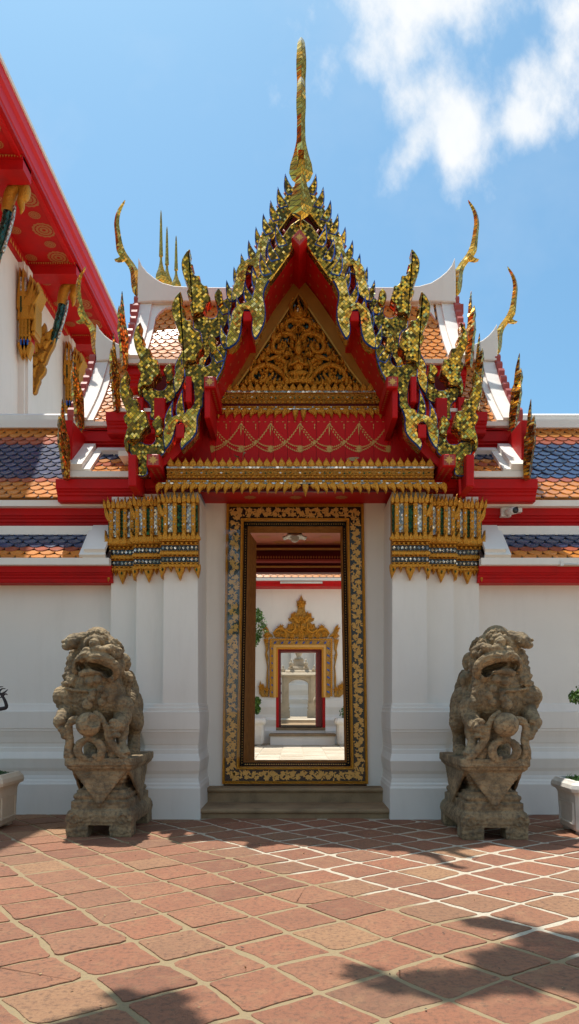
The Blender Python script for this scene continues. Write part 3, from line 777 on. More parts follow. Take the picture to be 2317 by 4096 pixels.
def gable(dz, Y, first):
    root_mb = MB(); T = .13
    for mf in (lambda p: p, mir):
        root_mb.prism(mf(shift(BOARD, dz)), Y, Y+T, M['mosaicdark'], M['mosaicfine'], .012, .01)
        pass
    fr_ = root_mb.build('gable_board', gate, merge=True)
    for mf in (lambda p: p, mir):
        for pl in (PLATE1, PLATE2):
            mb = MB(); mb.prism(mf(shift(chaikin(pl), dz)), Y+.01, Y+T, M['mosaicdark'], M['bluemir'], .010, .012); mb.build('mosaic_plate', fr_)
    for mf in (lambda p: p, mir):
        for h in (HOOK1, HOOK2):
            mb = MB(); naga(mb, mf(shift(h, dz)), Y-.05, Y+T); 
            # amber scales inside the coil
            c = [sum(p[0] for p in h)/len(h), sum(p[1] for p in h)/len(h)+dz]
            top = max(p[1] for p in h)+dz
            mb.build('naga_coil', fr_)
        for h in (HH1, HH2):
            mb = MB(); relief(mb, mf(shift(h, dz)), Y-.06, Y+T); mb.build('flame_finial', fr_)
        for h in (SF1, SF2):
            mb = MB(); relief(mb, mf(shift(h, dz)), Y-.04, Y+T); mb.build('small_flame', fr_)
        # row of flame leaves up the slope, with red spacers between
        leaves = [((715-20*k, 526+36.3*k), (732-19.6*k, 584+36.3*k), 23) for k in range(1 if first else 0, 10)]
        leaves += [((461, 976), (455, 1050), 22), ((436, 1007), (425, 1075), 22)]
        for tip, base, w in leaves:
            mb = MB(); t = FP(tip); b = FP(base)
            q = mf([(t[0], t[1]+dz), (b[0], b[1]+dz)])
            sgn = 1 if q[0][0] < AX else -1
            finial_leaf(mb, q[0], q[1], w*YF/FOC*1.28, .022*sgn, Y-.01, Y+.06)
            mb.build('flame_leaf', fr_)
        for k in range(10):
            mb = MB(); a = FP((712-20*k, 572+36.3*k)); b = FP((722-20*k, 586+36.3*k)); q = mf([(a[0], a[1]+dz), (b[0], b[1]+dz)])
            mb.tube([(q[0][0], Y+.05, q[0][1]), (q[1][0], Y+.05, q[1][1])], .014, M['reddull'], 6)
            mb.build('spacer', fr_)
    return fr_
gf = gable(0, YF, True); gr = gable(DZ, YR, False)
# amber fields inside the naga coils
for fr_, dz, Y in ((gf, 0, YF), (gr, DZ, YR)):
    for mf in (lambda p: p, mir):
        for pts in (F6s([(900, 830), (925, 745), (985, 705), (1040, 700), (1095, 745), (1110, 820), (1085, 880), (1066, 800), (1040, 735), (1000, 725), (975, 790), (970, 860), (930, 870)]),
                    F7s([(560, 1150), (580, 1060), (640, 990), (720, 975), (800, 1010), (835, 1070), (820, 1130), (775, 1110), (770, 1060), (740, 1010), (690, 1005), (655, 1060), (645, 1110), (600, 1140)])):
            mb = MB(); mb.prism(mf(shift(pts, dz)), Y-.090, Y-.07, M['mosaicamber']); mb.build('amber_scales', fr_)
# beams
def beam(b, dz=0., mf=None):
    x0, y0, x1, y1, ya, yb, ros = b
    mb = MB(); p, q = W(x0, y0, ya), W(x1, y1, ya)
    xa, xb = p.x, q.x
    if mf: xa, xb = sorted((2*AX-xa, 2*AX-xb))
    c = .012
    loop = lambda y, e: [(xa+e, y, q.z+e), (xb-e, y, q.z+e), (xb-e, y, p.z-e), (xa+e, y, p.z-e)]
    mb.loft([loop(ya, c), loop(ya+c, 0), loop(yb, 0)], M['red'])
    o = mb.build('roof_beam', gate)
    if ros:
        r = MB(); fx = .016
        r.box(xa+fx, xb-fx, ya-.003, ya+.01, q.z+fx, p.z-fx, M['reddull']); rosette(r, (xa+xb)/2, (p.z+q.z)/2, (xb-xa)*.42, ya-.003); r.build('rosette', o)
        g = MB(); n = 10
        for k in range(n):
            y = lerp(ya+.08, yb-.2, k/n); xm = (xa+xb)/2
            for dx in (-.045, .03): g.add([(xm+dx, y, q.z-.002), (xm+dx+.02, y+.03, q.z-.002), (xm+dx, y+.06, q.z-.002), (xm+dx-.02, y+.03, q.z-.002)], [(0, 1, 2, 3)], M['goldfaint'])
        g.build('stencil', o)
for b in BEAMS+RBEAMS:
    beam(b); beam(b, mf=True)
mb = MB(); c = W(753, 597, 9.42); r = .098     # ridge beam with a diamond end
mb.loft([[(c.x+(r-e)*math.cos(a), y, c.z+(r-e)*1.15*math.sin(a)) for a in (0, math.pi/2, math.pi, -math.pi/2)] for y, e in ((9.42, .01), (9.43, 0), (10.42, 0))], M['red'])
o = mb.build('ridge_beam', gate)
r2 = MB(); r2.prism([(c.x+(r-.012)*math.cos(a), c.z+(r-.012)*1.15*math.sin(a)) for a in (0, math.pi/2, math.pi, -math.pi/2)], 9.417, 9.43, M['reddull']); rosette(r2, c.x, c.z, .06, 9.417); r2.build('rosette', o)
# roof slabs carried by the gables
def slope_pts(dz): 
    U = [FP(p) for p in [(757, 596), (741, 620), (681, 703), (600, 850), (566, 905), (531, 965)]]
    L = [FP(p) for p in [(506, 1020), (470, 1110), (430, 1150), (372, 1190)]]
    return [(x, z+dz) for x, z in U], [(x, z+dz) for x, z in L]
def roofslab(dz, ya, yb):
    for grp in slope_pts(dz):
        for mf in (lambda p: p, mir):
            g = mf(grp); th = .10
            mb = MB(); lo = [(x, ya, z) for x, z in g]; hi = [(x, ya, z+th*1.6) for x, z in g]
            loop = lambda y: [(x, y, z) for x, z in g]+[(x, y, z+th*1.6) for x, z in g[::-1]]
            mb.extr(loop(ya), loop(yb), M['red'])
            # faint stencil on the red underside
            for i in range(len(g)-1):
                (xa, za), (xb, zb) = g[i], g[i+1]; L = math.hypot(xb-xa, zb-za); nx, nz = (zb-za)/L, -(xb-xa)/L
                if nz > 0: nx, nz = -nx, -nz
                for k in range(int(L/.16)):
                    t = (k+.5)/max(1, int(L/.16)); x, z = lerp(xa, xb, t)+nx*.003, lerp(za, zb, t)+nz*.003; dx, dz_ = (xb-xa)/L*.024, (zb-za)/L*.024
                    for yy in (ya+.18, ya+.42, ya+.64):
                        mb.add([(x-dx, yy, z-dz_), (x, yy+.028, z), (x+dx, yy, z+dz_), (x, yy-.028, z)], [(0, 1, 2, 3)], M['goldfaint'])
            mb.build('gable_roof', gate)
roofslab(0, YF+.10, 10.46); roofslab(DZ, YR+.10, 13.9)
# boarding behind the rear gable and back wall of the loft
mb = MB()
g, l = slope_pts(DZ)
pts = g+[(l[0][0], l[0][1])]; pts = pts+mir(pts)[::-1]
mb.prism([(x, z-.02) for x, z in pts], 10.55, 10.65, M['darkbeam'])
g0, l0 = slope_pts(0)
pts = [(l0[0][0]+.05, 4.6), (l0[0][0]+.05, l0[0][1])]+g0[::-1]; pts = pts+mir(pts)[::-1]
mb.prism(pts, 10.46, 10.54, M['red'])
pts = [(l0[3][0], 4.42), l0[3], l0[2], l0[1], l0[0], (l0[0][0]+.1, 4.42)]
for p in (pts, mir(pts)): mb.prism(p, 10.3, 10.4, M['red'])
mb.build('gable_wall', gate)
# tympanum ---------------------------------------------------------
Yt = 10.40
def TP(px, py): w = W(px, py, Yt); return (w.x, w.z)
mb = MB()
out = [TP(*p) for p in [(752, 689), (700, 757), (640, 846), (590, 925), (546, 979), (958, 979), (912, 925), (864, 846), (804, 757)]]
inn = [TP(*p) for p in [(751, 745), (707, 813), (664, 878), (630, 930), (598, 976), (910, 976), (875, 930), (840, 878), (796, 813)]]
n = len(out)
mid = [tuple(Vector(a).lerp(Vector(b), .82)) for a, b in zip(out, inn)]
mb.add([(x, Yt, z) for x, z in out]+[(x, Yt-.005, z) for x, z in mid], [(i, (i+1) % n, n+(i+1) % n, n+i) for i in range(n)], M['goldbig'])
mid2 = [tuple(Vector(a).lerp(Vector(b), .86)) for a, b in zip(out, inn)]
mb.add([(x, Yt-.005, z) for x, z in mid]+[(x, Yt-.035, z) for x, z in mid2], [(i, (i+1) % n, n+(i+1) % n, n+i) for i in range(n)], M['goldbig'])
mid3 = [tuple(Vector(a).lerp(Vector(b), .96)) for a, b in zip(out, inn)]
mb.add([(x, Yt-.035, z) for x, z in mid2]+[(x, Yt-.03, z) for x, z in mid3], [(i, (i+1) % n, n+(i+1) % n, n+i) for i in range(n)], M['goldbig'])
mb.add([(x, Yt-.03, z) for x, z in mid3]+[(x, Yt+.04, z) for x, z in inn], [(i, (i+1) % n, n+(i+1) % n, n+i) for i in range(n)], M['golddark'])
mb.add([(x, Yt+.04, z) for x, z in inn], [tuple(range(n))], M['tealglass'])
ty = mb.build('tympanum', gate)
mb = MB(); g = M['gold']
def T5(x, y): p = (502.7+x*.3885, 628.4+y*.3885); w = W(p[0], p[1], Yt); return Vector((w.x, w.y, w.z))
def sc(pts, rad, y=0.):
    for s in (0, 1):
        q = [T5(*p) if not s else T5(1274-p[0], p[1]) for p in pts]
        q = [v+Vector((0, y-.01*i*0, 0)) for i, v in enumerate(q)]
        mb.tube(q, rad, g, 7, True, samples=4)
def fl(x, y, x2, y2, w, y0=-.03):
    for s in (0, 1):
        a, b = (T5(x, y), T5(x2, y2)) if not s else (T5(1274-x, y), T5(1274-x2, y2))
        mb.prism(flame(a.x, a.z, b.x, b.z, w, .012*(1-2*s)), Yt+y0, Yt+.02, g, inset=.012, depth=.02)
# top bud
a = T5(637, 450); b = T5(637, 312); mb.prism(flame(a.x, a.z, b.x, b.z, .20, 0, base=.5), Yt-.03, Yt+.03, g, inset=.03, depth=.03)
mb.ell(T5(633, 400)+Vector((0, -.06, 0)), (.02, .02, .04), M['silver'], 8, 6)
for k in range(5): fl(600-k*4, 440-k*14, 592+k*5, 395-k*20, .06, -.04)
sc([(637, 470), (600, 452), (560, 470), (560, 510), (590, 525), (606, 500)], [.03, .035, .035, .03, .026, .012])
sc([(637, 600), (610, 560), (560, 540), (500, 560), (470, 620), (490, 660), (535, 655), (555, 615), (530, 590)], [.03, .034, .036, .038, .036, .034, .03, .026, .012])
sc([(637, 720), (590, 740), (540, 720), (520, 690), (470, 700), (420, 720)], [.03, .034, .036, .034, .028, .012])
sc([(560, 840), (530, 800), (480, 760), (420, 745), (360, 770), (335, 815), (360, 850), (410, 845), (430, 810), (405, 790)], [.03, .036, .04, .04, .038, .034, .032, .028, .022, .012])
sc([(560, 870), (510, 860), (450, 870), (430, 850), (460, 820), (475, 790)], [.03, .03, .03, .028, .022, .012])
sc([(330, 800), (320, 850), (330, 880)], [.03, .03, .03])
sc([(540, 860), (560, 800), (545, 760), (520, 770)], [.03, .03, .024, .012])
for x, y, x2, y2, w in [(540, 480, 500, 540, .09), (575, 440, 570, 410, .05), (500, 520, 525, 480, .07), (470, 590, 505, 500, .08), (440, 680, 455, 610, .09), (400, 720, 440, 640, .08), (380, 740, 400, 680, .06), (560, 700, 575, 640, .08), (590, 690, 560, 640, .06),
                      (440, 760, 430, 720, .06), (300, 880, 310, 820, .07), (350, 740, 370, 690, .06), (500, 720, 560, 690, .07), (510, 650, 540, 590, .08), (480, 880, 500, 810, .07), (400, 880, 385, 820, .06), (275, 890, 290, 850, .05), (610, 590, 622, 540, .07), (330, 790, 345, 735, .06), (450, 900, 445, 860, .07), (545, 560, 520, 505, .06), (600, 640, 612, 600, .06), (370, 890, 360, 850, .05), (535, 900, 525, 850, .07)]:
    fl(x, y, x2, y2, w)
rnd = random.Random(31)          # small foliage filling the ground between the scrolls
for _ in range(150):
    v = rnd.random()**.6; yy = lerp(380, 885, v); hw = (yy-330)*.72; xx = 637-rnd.random()*hw
    a_ = rnd.uniform(.6, 2.6); L = rnd.uniform(35, 62)
    fl(xx, yy, xx+L*math.cos(a_)*.8, yy-L*math.sin(a_), rnd.uniform(.045, .075), rnd.uniform(.004, .02))
# central worshipping figure on a lotus
c = T5(637, 660)
mb.ell(c+Vector((0, -.07, 0)), (.055, .05, .075), g, 10, 8)
p = T5(637, 640); q = T5(637, 560); mb.prism(flame(p.x, p.z, q.x, q.z, .10, 0, base=.8), Yt-.07, Yt, g, inset=.02, depth=.02)
mb.ell(T5(637, 745)+Vector((0, -.05, 0)), (.085, .05, .12), g, 10, 8)
for s in (-1, 1):
    mb.tube([T5(637+s*40, 715)+Vector((0, -.07, 0)), T5(637+s*52, 770)+Vector((0, -.1, 0)), T5(637+s*8, 750)+Vector((0, -.13, 0)), T5(637, 725)+Vector((0, -.13, 0))], [.026, .024, .02, .016], g, 7)
mb.ell(T5(637, 810)+Vector((0, -.05, 0)), (.15, .06, .05), g, 12, 6)
for k in range(-3, 4):
    a = T5(637+k*20, 870); b = T5(637+k*34, 800); mb.prism(flame(a.x, a.z, b.x, b.z, .10, 0, base=.7), Yt-.06-.006*(3-abs(k)), Yt, g, inset=.02, depth=.015)
for s in (0, 1): pass
sc([(620, 860), (570, 830), (552, 770), (575, 720)], [.035, .035, .03, .014], -.03)
mb.build('gilt_carving', ty)

# ------------------------------------------------------------------ spire finials
def chofa(par, base, H, axis, name='spire_finial', sx=1.):
    """horn-like finial: swelling foot, beaked breast, tall curved horn. axis 'y': faces the viewer, 'x': faces sideways (sx = direction)."""
    # spine (forward offset, height, half width across, half depth) for unit height
    SPN = [(.00, .000, .006, .006), (-.01, .045, .066, .05), (-.01, .10, .090, .062), (.00, .16, .080, .058), (.01, .22, .058, .050), (.03, .28, .040, .044), (.075, .35, .034, .048), (.125, .41, .033, .052), (.160, .47, .033, .050), (.178, .54, .036, .040), (.190, .62, .034, .034), (.200, .70, .040, .032), (.205, .76, .040, .030), (.195, .84, .035, .027), (.170, .91, .030, .024), (.140, .96, .022, .018), (.118, 1.0, .003, .003)]
    mb = MB(); loops = []
    pts = [Vector((f, h, 0)) for f, h, _, _ in SPN]
    pp, rw = catmull(pts, [s[2] for s in SPN], 3); _, rd = catmull(pts, [s[3] for s in SPN], 3)
    for p, w, d in zip(pp, rw, rd):
        f, h = p.x*H, p.y*H; w *= H*(1. if p.y < .3 else .9); d *= H*(1. if p.y < .3 else .9)
        if axis == 'y': loops.append([(base.x+w, base.y-f, base.z+h), (base.x, base.y-f-d, base.z+h), (base.x-w, base.y-f, base.z+h), (base.x, base.y-f+d, base.z+h)])
        else: loops.append([(base.x+sx*(f+d), base.y, base.z+h), (base.x+sx*f, base.y-w, base.z+h), (base.x+sx*(f-d), base.y, base.z+h), (base.x+sx*f, base.y+w, base.z+h)])
    mb.loft(loops, M['mosaicfine'])
    o = mb.build(name, par)
    b = MB(); fz = .40*H
    bk = [(.13, .45), (.165, .40), (.185, .385), (.225, .372), (.19, .36), (.15, .365), (.125, .372), (.10, .40)]
    if axis == 'y':
        l = [[(base.x+s*.022*H, base.y-f*H, base.z+h*H) for f, h in bk] for s in (-1, 1)]
    else: l = [[(base.x+sx*f*H, base.y+s*.022*H, base.z+h*H) for f, h in bk] for s in (-1, 1)]
    b.extr(l[0], l[1], M['mosaicfine']); b.build('beak', o)
    return o
chofa(gate, Vector((FP((756.5, 551))[0], 9.52, W(0, 552, 9.52).z)), W(0, 189, 9.30).z-W(0, 552, 9.52).z, 'y')
chofa(gate, Vector((W(757, 0, 10.36).x, 10.36, W(0, 466, 10.36).z)), W(0, 90, 10.12).z-W(0, 466, 10.36).z, 'y')

# ------------------------------------------------------------------ side roofs of the gateway
TB = ['orange']*20
def plume(px, py0, py1, Y, lean, w, par):
    """flame finial of a side gable seen edge-on: stacked upright flames in the Y-Z plane, some width in X"""
    a = W(px, py1, Y); H = W(px, py0, Y).z-a.z; mb = MB()
    spine = [(0, 0), (.0, .2), (.02, .4), (.0, .6), (-.015, .8), (.0, 1.0)]
    pts = [Vector((a.x+lean*H*t+H*dx*.4, a.y, a.z+H*t)) for dx, t in spine]
    w *= 1.3; rad = [w*.7, w*1.0, w*1.05, w*.62, w*.45, .004]
    p2, r2 = catmull(pts, rad, 5)
    loops = [[(p.x+r*.8, p.y, p.z), (p.x, p.y-r*1.3, p.z), (p.x-r*.8, p.y, p.z), (p.x, p.y+r*1.3, p.z)] for p, r in zip(p2, r2)]
    mb.loft(loops, M['mosaic'])
    for t, L, yy in ((.18, .26, -.05), (.30, .28, -.10), (.42, .24, .06), (.55, .2, -.07), (.08, .22, .08)):
        p = pts[0].lerp(pts[-1], t)+Vector((0, yy, 0)); q = p+Vector((-lean*.3*H*L+math.copysign(.03, lean), yy*.9, H*L))
        mb.loft([[(c.x+r, c.y, c.z), (c.x, c.y-r*1.5, c.z), (c.x-r, c.y, c.z), (c.x, c.y+r*1.5, c.z)] for c, r in ((p, w*.55), (p.lerp(q, .45), w*.62), (p.lerp(q, .8), w*.3), (q, .003))], M['mosaic'])
    mb.build('flame_plume', par)
def cornice(mb, x0, x1, Y, z1, z0, dep=.35):
    """red moulded fascia below an eave, front at Y, from z1 (top) to z0"""
    h = z1-z0
    prof = [(Y+dep, z0), (Y+.10, z0), (Y+.085, z0+h*.06), (Y+.085, z0+h*.24), (Y+.06, z0+h*.30), (Y+.06, z0+h*.40), (Y+.03, z0+h*.46), (Y+.03, z0+h*.52), (Y, z0+h*.56), (Y, z1), (Y+dep, z1)]
    mb.strip(prof, x0, x1, M['red'])
def scallops(mb, surf, x, sg, n):
    for i in range(n):
        t = (i+.5)/n; p = surf(x, t); q = surf(x, min(1, t+.5/n)); d = (q-p).normalized(); nr = Vector((1, 0, 0)).cross(d)
        if nr.z < 0: nr = -nr
        L = (surf(x, min(1, (i+1)/n))-surf(x, i/n)).length*.5
        lo = []
        for a, h in ((-1, .02), (-.9, .10), (-.5, .15), (.1, .15), (.7, .10), (1, .02)): lo.append(p+d*a*L+nr*h)
        o = Vector((sg*.09, 0, 0))
        mb.extr([v for v in lo], [v+o for v in lo], M['reddull'])
def tierroof(sg, Xo, Xi, rz, ey, ez, rows, tw, wv, tileto, name):
    """one tier of a side wing; sg -1 left/+1 right. ridge height rz at Y=12, eave (ey,ez)"""
    S = mkslope(12., rz, ey, ez, .10); Bk = mkslope(12., rz, 24-ey, ez, .10)
    mb = MB(); a, b = sorted((sg*Xo, sg*Xi)); sheet(mb, S, a, b, M['undertile'], off=.0); sheet(mb, Bk, a, b, M['orange'], off=.02)
    sheet(mb, S, a, b, M['red'], off=-.10)
    wing = mb.build('wing_roof', gate)
    mb = MB(); a, b = sorted((sg*(Xo-wv), sg*tileto)); tiles(mb, S, a, b, rows, tw, [M['orange']]*rows); mb.build('roof_tiles', wing)
    mb = MB(); slab(mb, S, *sorted((sg*Xo, sg*(Xo-wv*.68))), M['trim'], -.08, .08); slab(mb, S, *sorted((sg*(Xo-wv*.68), sg*(Xo-wv))), M['trim'], -.08, .045)
    slab(mb, Bk, *sorted((sg*Xo, sg*(Xo-wv))), M['trim'], -.08, .10); mb.build('verge', wing)
    mb = MB(); a, b = sorted((sg*Xo, sg*Xi)); mb.box(a, b, ey-.03, ey+.12, ez-.05, ez+.012, M['trim']); mb.build('eave_strip', wing)
    mb = MB(); scallops(mb, S, sg*(Xo+.0), sg, 9); scallops(mb, Bk, sg*Xo, sg, 9); mb.build('barge_board', wing)
    # gable triangle closing the end
    mb = MB(); pl = [S(sg*(Xo-.06), t/8) for t in range(9)]+[Bk(sg*(Xo-.06), t/8) for t in range(8, -1, -1)]
    mb.extr([p-Vector((0, 0, .03)) for p in pl], [p-Vector((sg*.08, 0, .03)) for p in pl], M['red']); mb.build('end_wall', wing)
    return wing, S
def ridge(par, pts_px, base_px, Y, mirror_c):
    """white ridge sweeping up to the end of a wing: outline in the X-Z plane at Y"""
    for mf in (0, 1):
        p = [W(x, y, Y) for x, y in pts_px]; l = [(q.x, q.z) for q in p]
        if mf: l = [(2*mirror_c-x, z) for x, z in l]
        mb = MB(); mb.prism(l, Y-.17, Y+.17, M['trim'], M['trim'], .012, .012); mb.build('white_ridge', par[mf])
SM = W(746, 0, 12.).x
w1 = [tierroof(s, 2.46+(.05 if s > 0 else 0), .0, 7.93, 10.9, W(0, 915, 10.9).z+.05, 15, .15, .27, .95, 'up') for s in (-1, 1)]
ridge([w1[0][0], w1[1][0]], [(354, 664), (362, 683), (375, 699), (392, 713), (413, 726), (442, 734), (500, 737), (746, 738), (746, 772), (390, 772), (352, 775), (352, 715)], 0, 12., SM)
w2 = [tierroof(s, 3.16, 2.3, 7.0, 10.7, W(0, 1072, 10.7).z+.05, 17, .15, .28, 2.2, 'low') for s in (-1, 1)]
ridge([w2[0][0], w2[1][0]], [(250, 828), (258, 842), (270, 856), (285, 868), (305, 878), (345, 884), (420, 886), (420, 915), (300, 915), (250, 920), (247, 880)], 0, 12., SM)
# decorative corner of white trim inside the tile field
for i, s in enumerate((-1, 1)):
    S = w1[i][1]; mb = MB()
    prev = [(0, .02), (.38, .02), (.36, .06), (.27, .075), (.24, .10), (.15, .115), (.10, .15), (.05, .20), (0, .30)]
    top = []; low = []
    for u, t in prev:
        p = S(s*(2.20-u), t)+Vector((0, -.03, .035)); top.append(p); low.append(p+Vector((0, .05, -.06)))
    mb.extr(low, top, M['trim']); mb.build('trim_corner', w1[i][0])
for i, s in enumerate((-1, 1)):
    def PX(px): return px if s < 0 else 2*746-px
    chofa(w1[i][0], Vector((W(PX(343), 0, 12.).x, 12., W(0, 744, 12.).z)), W(0, 503, 12.).z-W(0, 744, 12.).z, 'x', 'horn_finial', s)
    chofa(w2[i][0], Vector((W(PX(242), 0, 12.).x, 12., W(0, 893, 12.).z)), W(0, 670, 12.).z-W(0, 893, 12.).z, 'x', 'horn_finial', s)
    plume(PX(313), 732, 925, 10.85, s*.03, .062, w1[i][0]); plume(PX(294), 838, 1034, 10.4, s*.04, .058, w1[i][0])
    plume(PX(203), 888, 1080, 10.62, s*.09, .070, w2[i][0]); plume(PX(167), 1003, 1205, 9.95, s*.05, .062, gate)
    # fascias
    mb = MB(); e1 = W(0, 920, 10.92)
    cornice(mb, *sorted((W(PX(318), 0, 10.92).x, s*.9)), 10.93, W(0, 920, 10.93).z, W(0, 968, 10.93).z)
    cornice(mb, *sorted((W(PX(266), 0, 10.45).x, s*1.7)), 10.45, W(0, 1035, 10.45).z, W(0, 1085, 10.45).z)
    mb.box(*sorted((W(PX(296), 0, 10.5).x, s*1.9)), 10.42, 11., W(0, 1034, 10.42).z, W(0, 1026, 10.42).z, M['trim'])
    cornice(mb, *sorted((W(PX(208), 0, 10.75).x, s*1.6)), 10.73, W(0, 1083, 10.73).z, W(0, 1142, 10.73).z, .6)
    mb.build('red_fascia', gate)
    # low skirt roof above the piers
    sy, sz = 10.05, W(0, 1190, 10.05).z; S3 = mkslope(10.75, W(0, 1138, 10.75).z, sy, sz, .0)
    X3 = abs(W(PX(172), 0, sy).x); mb = MB(); sheet(mb, S3, *sorted((s*X3, s*1.9)), M['undertile'])
    sk = mb.build('skirt_roof', gate)
    mb = MB(); tiles(mb, S3, *sorted((s*(X3-.30), s*1.9)), 6, .17, [M['blue'], M['blue'], M['orange'], M['brick'], M['orange'], M['orange']]); mb.build('roof_tiles', sk)
    mb = MB(); slab(mb, S3, *sorted((s*X3, s*(X3-.20))), M['trim'], -.05, .13); slab(mb, S3, *sorted((s*(X3-.20), s*(X3-.30))), M['trim'], -.05, .06); slab(mb, S3, *sorted((s*(X3-.22), s*1.9)), M['trim'], -.02, .075, 0., .13)
    mb.box(*sorted((s*(X3+.02), s*1.95)), sy-.05, sy+.1, sz-.06, sz+.015, M['trim']); mb.build('white_border', sk)
    mb = MB(); cornice(mb, *sorted((W(PX(140), 0, 10.03).x, s*1.7)), 10.03, W(0, 1204, 10.03).z, W(0, 1256, 10.03).z, .5); mb.build('red_fascia', sk)
    mb = MB(); mb.box(*sorted((W(PX(192), 0, 10.6).x, W(PX(208), 0, 10.6).x)), 10.1, 10.75, sz, W(0, 1090, 10.6).z, M['red'])
    scallops(mb, S3, s*X3, s, 3); mb.build('barge_board', sk)
    # projecting red purlin ends and white eave corners beside the gables
    for (xa, ya, xb, yb, Y) in ((430, 957, 468, 972, 10.5), (302, 1140, 326, 1158, 10.0)):
        p, q = W(PX(xa), ya, Y), W(PX(xb), yb, Y); x0, x1 = sorted((p.x, q.x)); mb = MB(); mb.box(x0, x1, Y-.10, Y+.3, q.z+.03, p.z, M['trim']); mb.build('eave_corner', gate)
    mb = MB(); p, q = W(PX(352), 770, 12.), W(PX(338), 795, 12.); x0, x1 = sorted((W(PX(330), 0, 12.).x, W(PX(350), 0, 12.).x)); mb.box(x0, x1, 11.9, 12.1, W(0, 796, 12.).z, W(0, 772, 12.).z, M['reddull'])
    mb.build('purlin_end', w1[i][0])
# dark filling that carries the wing roofs
mb = MB(); mb.box(-2.2, 2.2, 10.95, 13.6, 4.8, 6.3, M['darkbeam']); mb.box(-2.6, 2.6, 11.35, 13.6, 4.62, 5.3, M['darkbeam']); mb.build('loft_wall', gate)
# ------------------------------------------------------------------ gallery walls either side
WPROF = [(.0, 0), (.0, .41), (.02, .43), (.03, .455), (.05, .475), (.055, .50), (.065, .53), (.06, .585), (.04, .63), (.01, .76), (.055, .838), (.062, .85), (.067, .905), (.075, .915),
         (.075, .965), (.068, .975), (.055, 1.05), (.035, 1.13), (.03, 1.135), (.03, 1.165), (.022, 1.17), (.022, 1.40), (.045, 1.41), (.075, 1.50), (.10, 1.505), (.115, 3.3)]
def gallery(s, label):
    g = thing('gallery_wall', label, 'gallery', (s*4.2, 10.2, 0))
    xa, xb = sorted((s*2.45, s*(6.2 if s < 0 else 7.6)))
    mb = MB(); mb.strip([(10.9, 0)]+[(10.16+e, z) for e, z in WPROF]+[(10.9, 3.3)], xa, xb, M['plaster'])
    mb.box(xa, xb, 10.9, 11.0, 0, 4.2, M['plaster']); mb.box(xa, xb, 13.8, 14.0, 0, 4.0, M['plaster']); mb.build('wall', g)
    def Z(py, Y): return W(0, py, Y).z
    mb = MB(); cornice(mb, xa, xb, 9.95, Z(1419, 9.95), Z(1462, 9.95), .5); cornice(mb, xa, xb, 10.36, Z(1272, 10.36), Z(1324, 10.36), .5); mb.build('red_fascia', g)
    # small lower eave roof, ends at the pier in a white block
    S = mkslope(10.38, Z(1338, 10.38), 9.86, Z(1404, 9.86), .0); xe = s*2.50
    mb = MB(); sheet(mb, S, xa, xb, M['undertile'], 3, -.01)
    low = mb.build('eave_roof', g)
    bb = [M['blue']]*4+[M['brick']]+[M['orange']]*2
    mb = MB(); tiles(mb, S, *sorted((s*2.80, s*6.3)), 7, .20, bb); mb.build('roof_tiles', low)
    mb = MB(); mb.box(xa, xb, 9.84, 9.96, Z(1419, 9.84), Z(1402, 9.84), M['trim']); mb.box(xa, xb, 10.30, 10.42, Z(1344, 10.3), Z(1322, 10.3), M['trim'])
    slab(mb, S, *sorted((xe, s*2.78)), M['trim'], -.06, .11, 0, .92, 3); slab(mb, S, *sorted((xe, s*2.84)), M['trim'], -.05, .06, 0, 1, 3); mb.build('white_border', low)
    # main roof
    Yr_ = 11.95
    S = mkslope(Yr_, Z(1072, Yr_), 10.28, Z(1252, 10.28), .06); B = mkslope(Yr_, Z(1072, Yr_), 2*Yr_-10.28, Z(1252, 10.28), .06)
    mb = MB(); sheet(mb, S, xa, xb, M['undertile']); sheet(mb, B, xa, xb, M['orange']); rf = mb.build('roof', g)
    bb = [M['orange']]*3+[M['brick']]*2+[M['blue']]*9+[M['brick']]+[M['orange']]*4
    mb = MB(); tiles(mb, S, xa, xb, 19, .19, bb); mb.build('roof_tiles', rf)
    mb = MB(); mb.strip([(Yr_-.16, Z(1076, Yr_)-.05), (Yr_-.16, Z(1064, Yr_)), (Yr_-.11, Z(1062, Yr_)), (Yr_-.11, Z(1050, Yr_)), (Yr_-.05, Z(1043, Yr_)), (Yr_+.05, Z(1043, Yr_)), (Yr_+.11, Z(1050, Yr_)), (Yr_+.16, Z(1064, Yr_)), (Yr_+.16, Z(1076, Yr_)-.05)], xa, xb, M['trim'])
    mb.build('white_ridge', rf)
    mb = MB(); mb.box(xa, xb, 10.25, 10.38, Z(1272, 10.25), Z(1257, 10.25), M['trim']); mb.build('eave_strip', rf)
    return g
gallery(-1, 'white gallery wall with orange and blue tiled roof left of the gateway, half shaded')
gallery(1, 'white gallery wall with sunlit blue and orange tiled roof right of the gateway')

# ------------------------------------------------------------------ tall hall on the left
hall = thing('temple_hall', 'tall white hall with broad red painted eaves at the left edge', 'temple hall', (-8, 24, 0))
XW, ZS, XE = -6.3, 11.77, -5.07
mb = MB(); mb.box(-13, XW, 14.2, 46, 0, ZS+.5, M['plaster']); mb.build('wall', hall)
mb = MB(); mb.box(-13, XE+.02, 8.5, 47, ZS, ZS+.08, M['red'])
rnd = random.Random(4)
def disc(mb, x, y, r, z):
    for k in range(3):
        a, b = r*(.15+.3*k), r*(.38+.3*k); n = 28
        vs = []
        for i in range(n):
            t = 2*math.pi*i/n; w = b*(1-.09*(i % 2)); vs += [(x+a*math.cos(t), y+a*math.sin(t), z), (x+w*math.cos(t), y+w*math.sin(t), z)]
        mb.add(vs, [(2*i, 2*i+1, (2*i+3) % (2*n), (2*i+2) % (2*n)) for i in range(n)], M['goldfaint'])
sof = mb.build('eave_soffit', hall)
mb = MB()
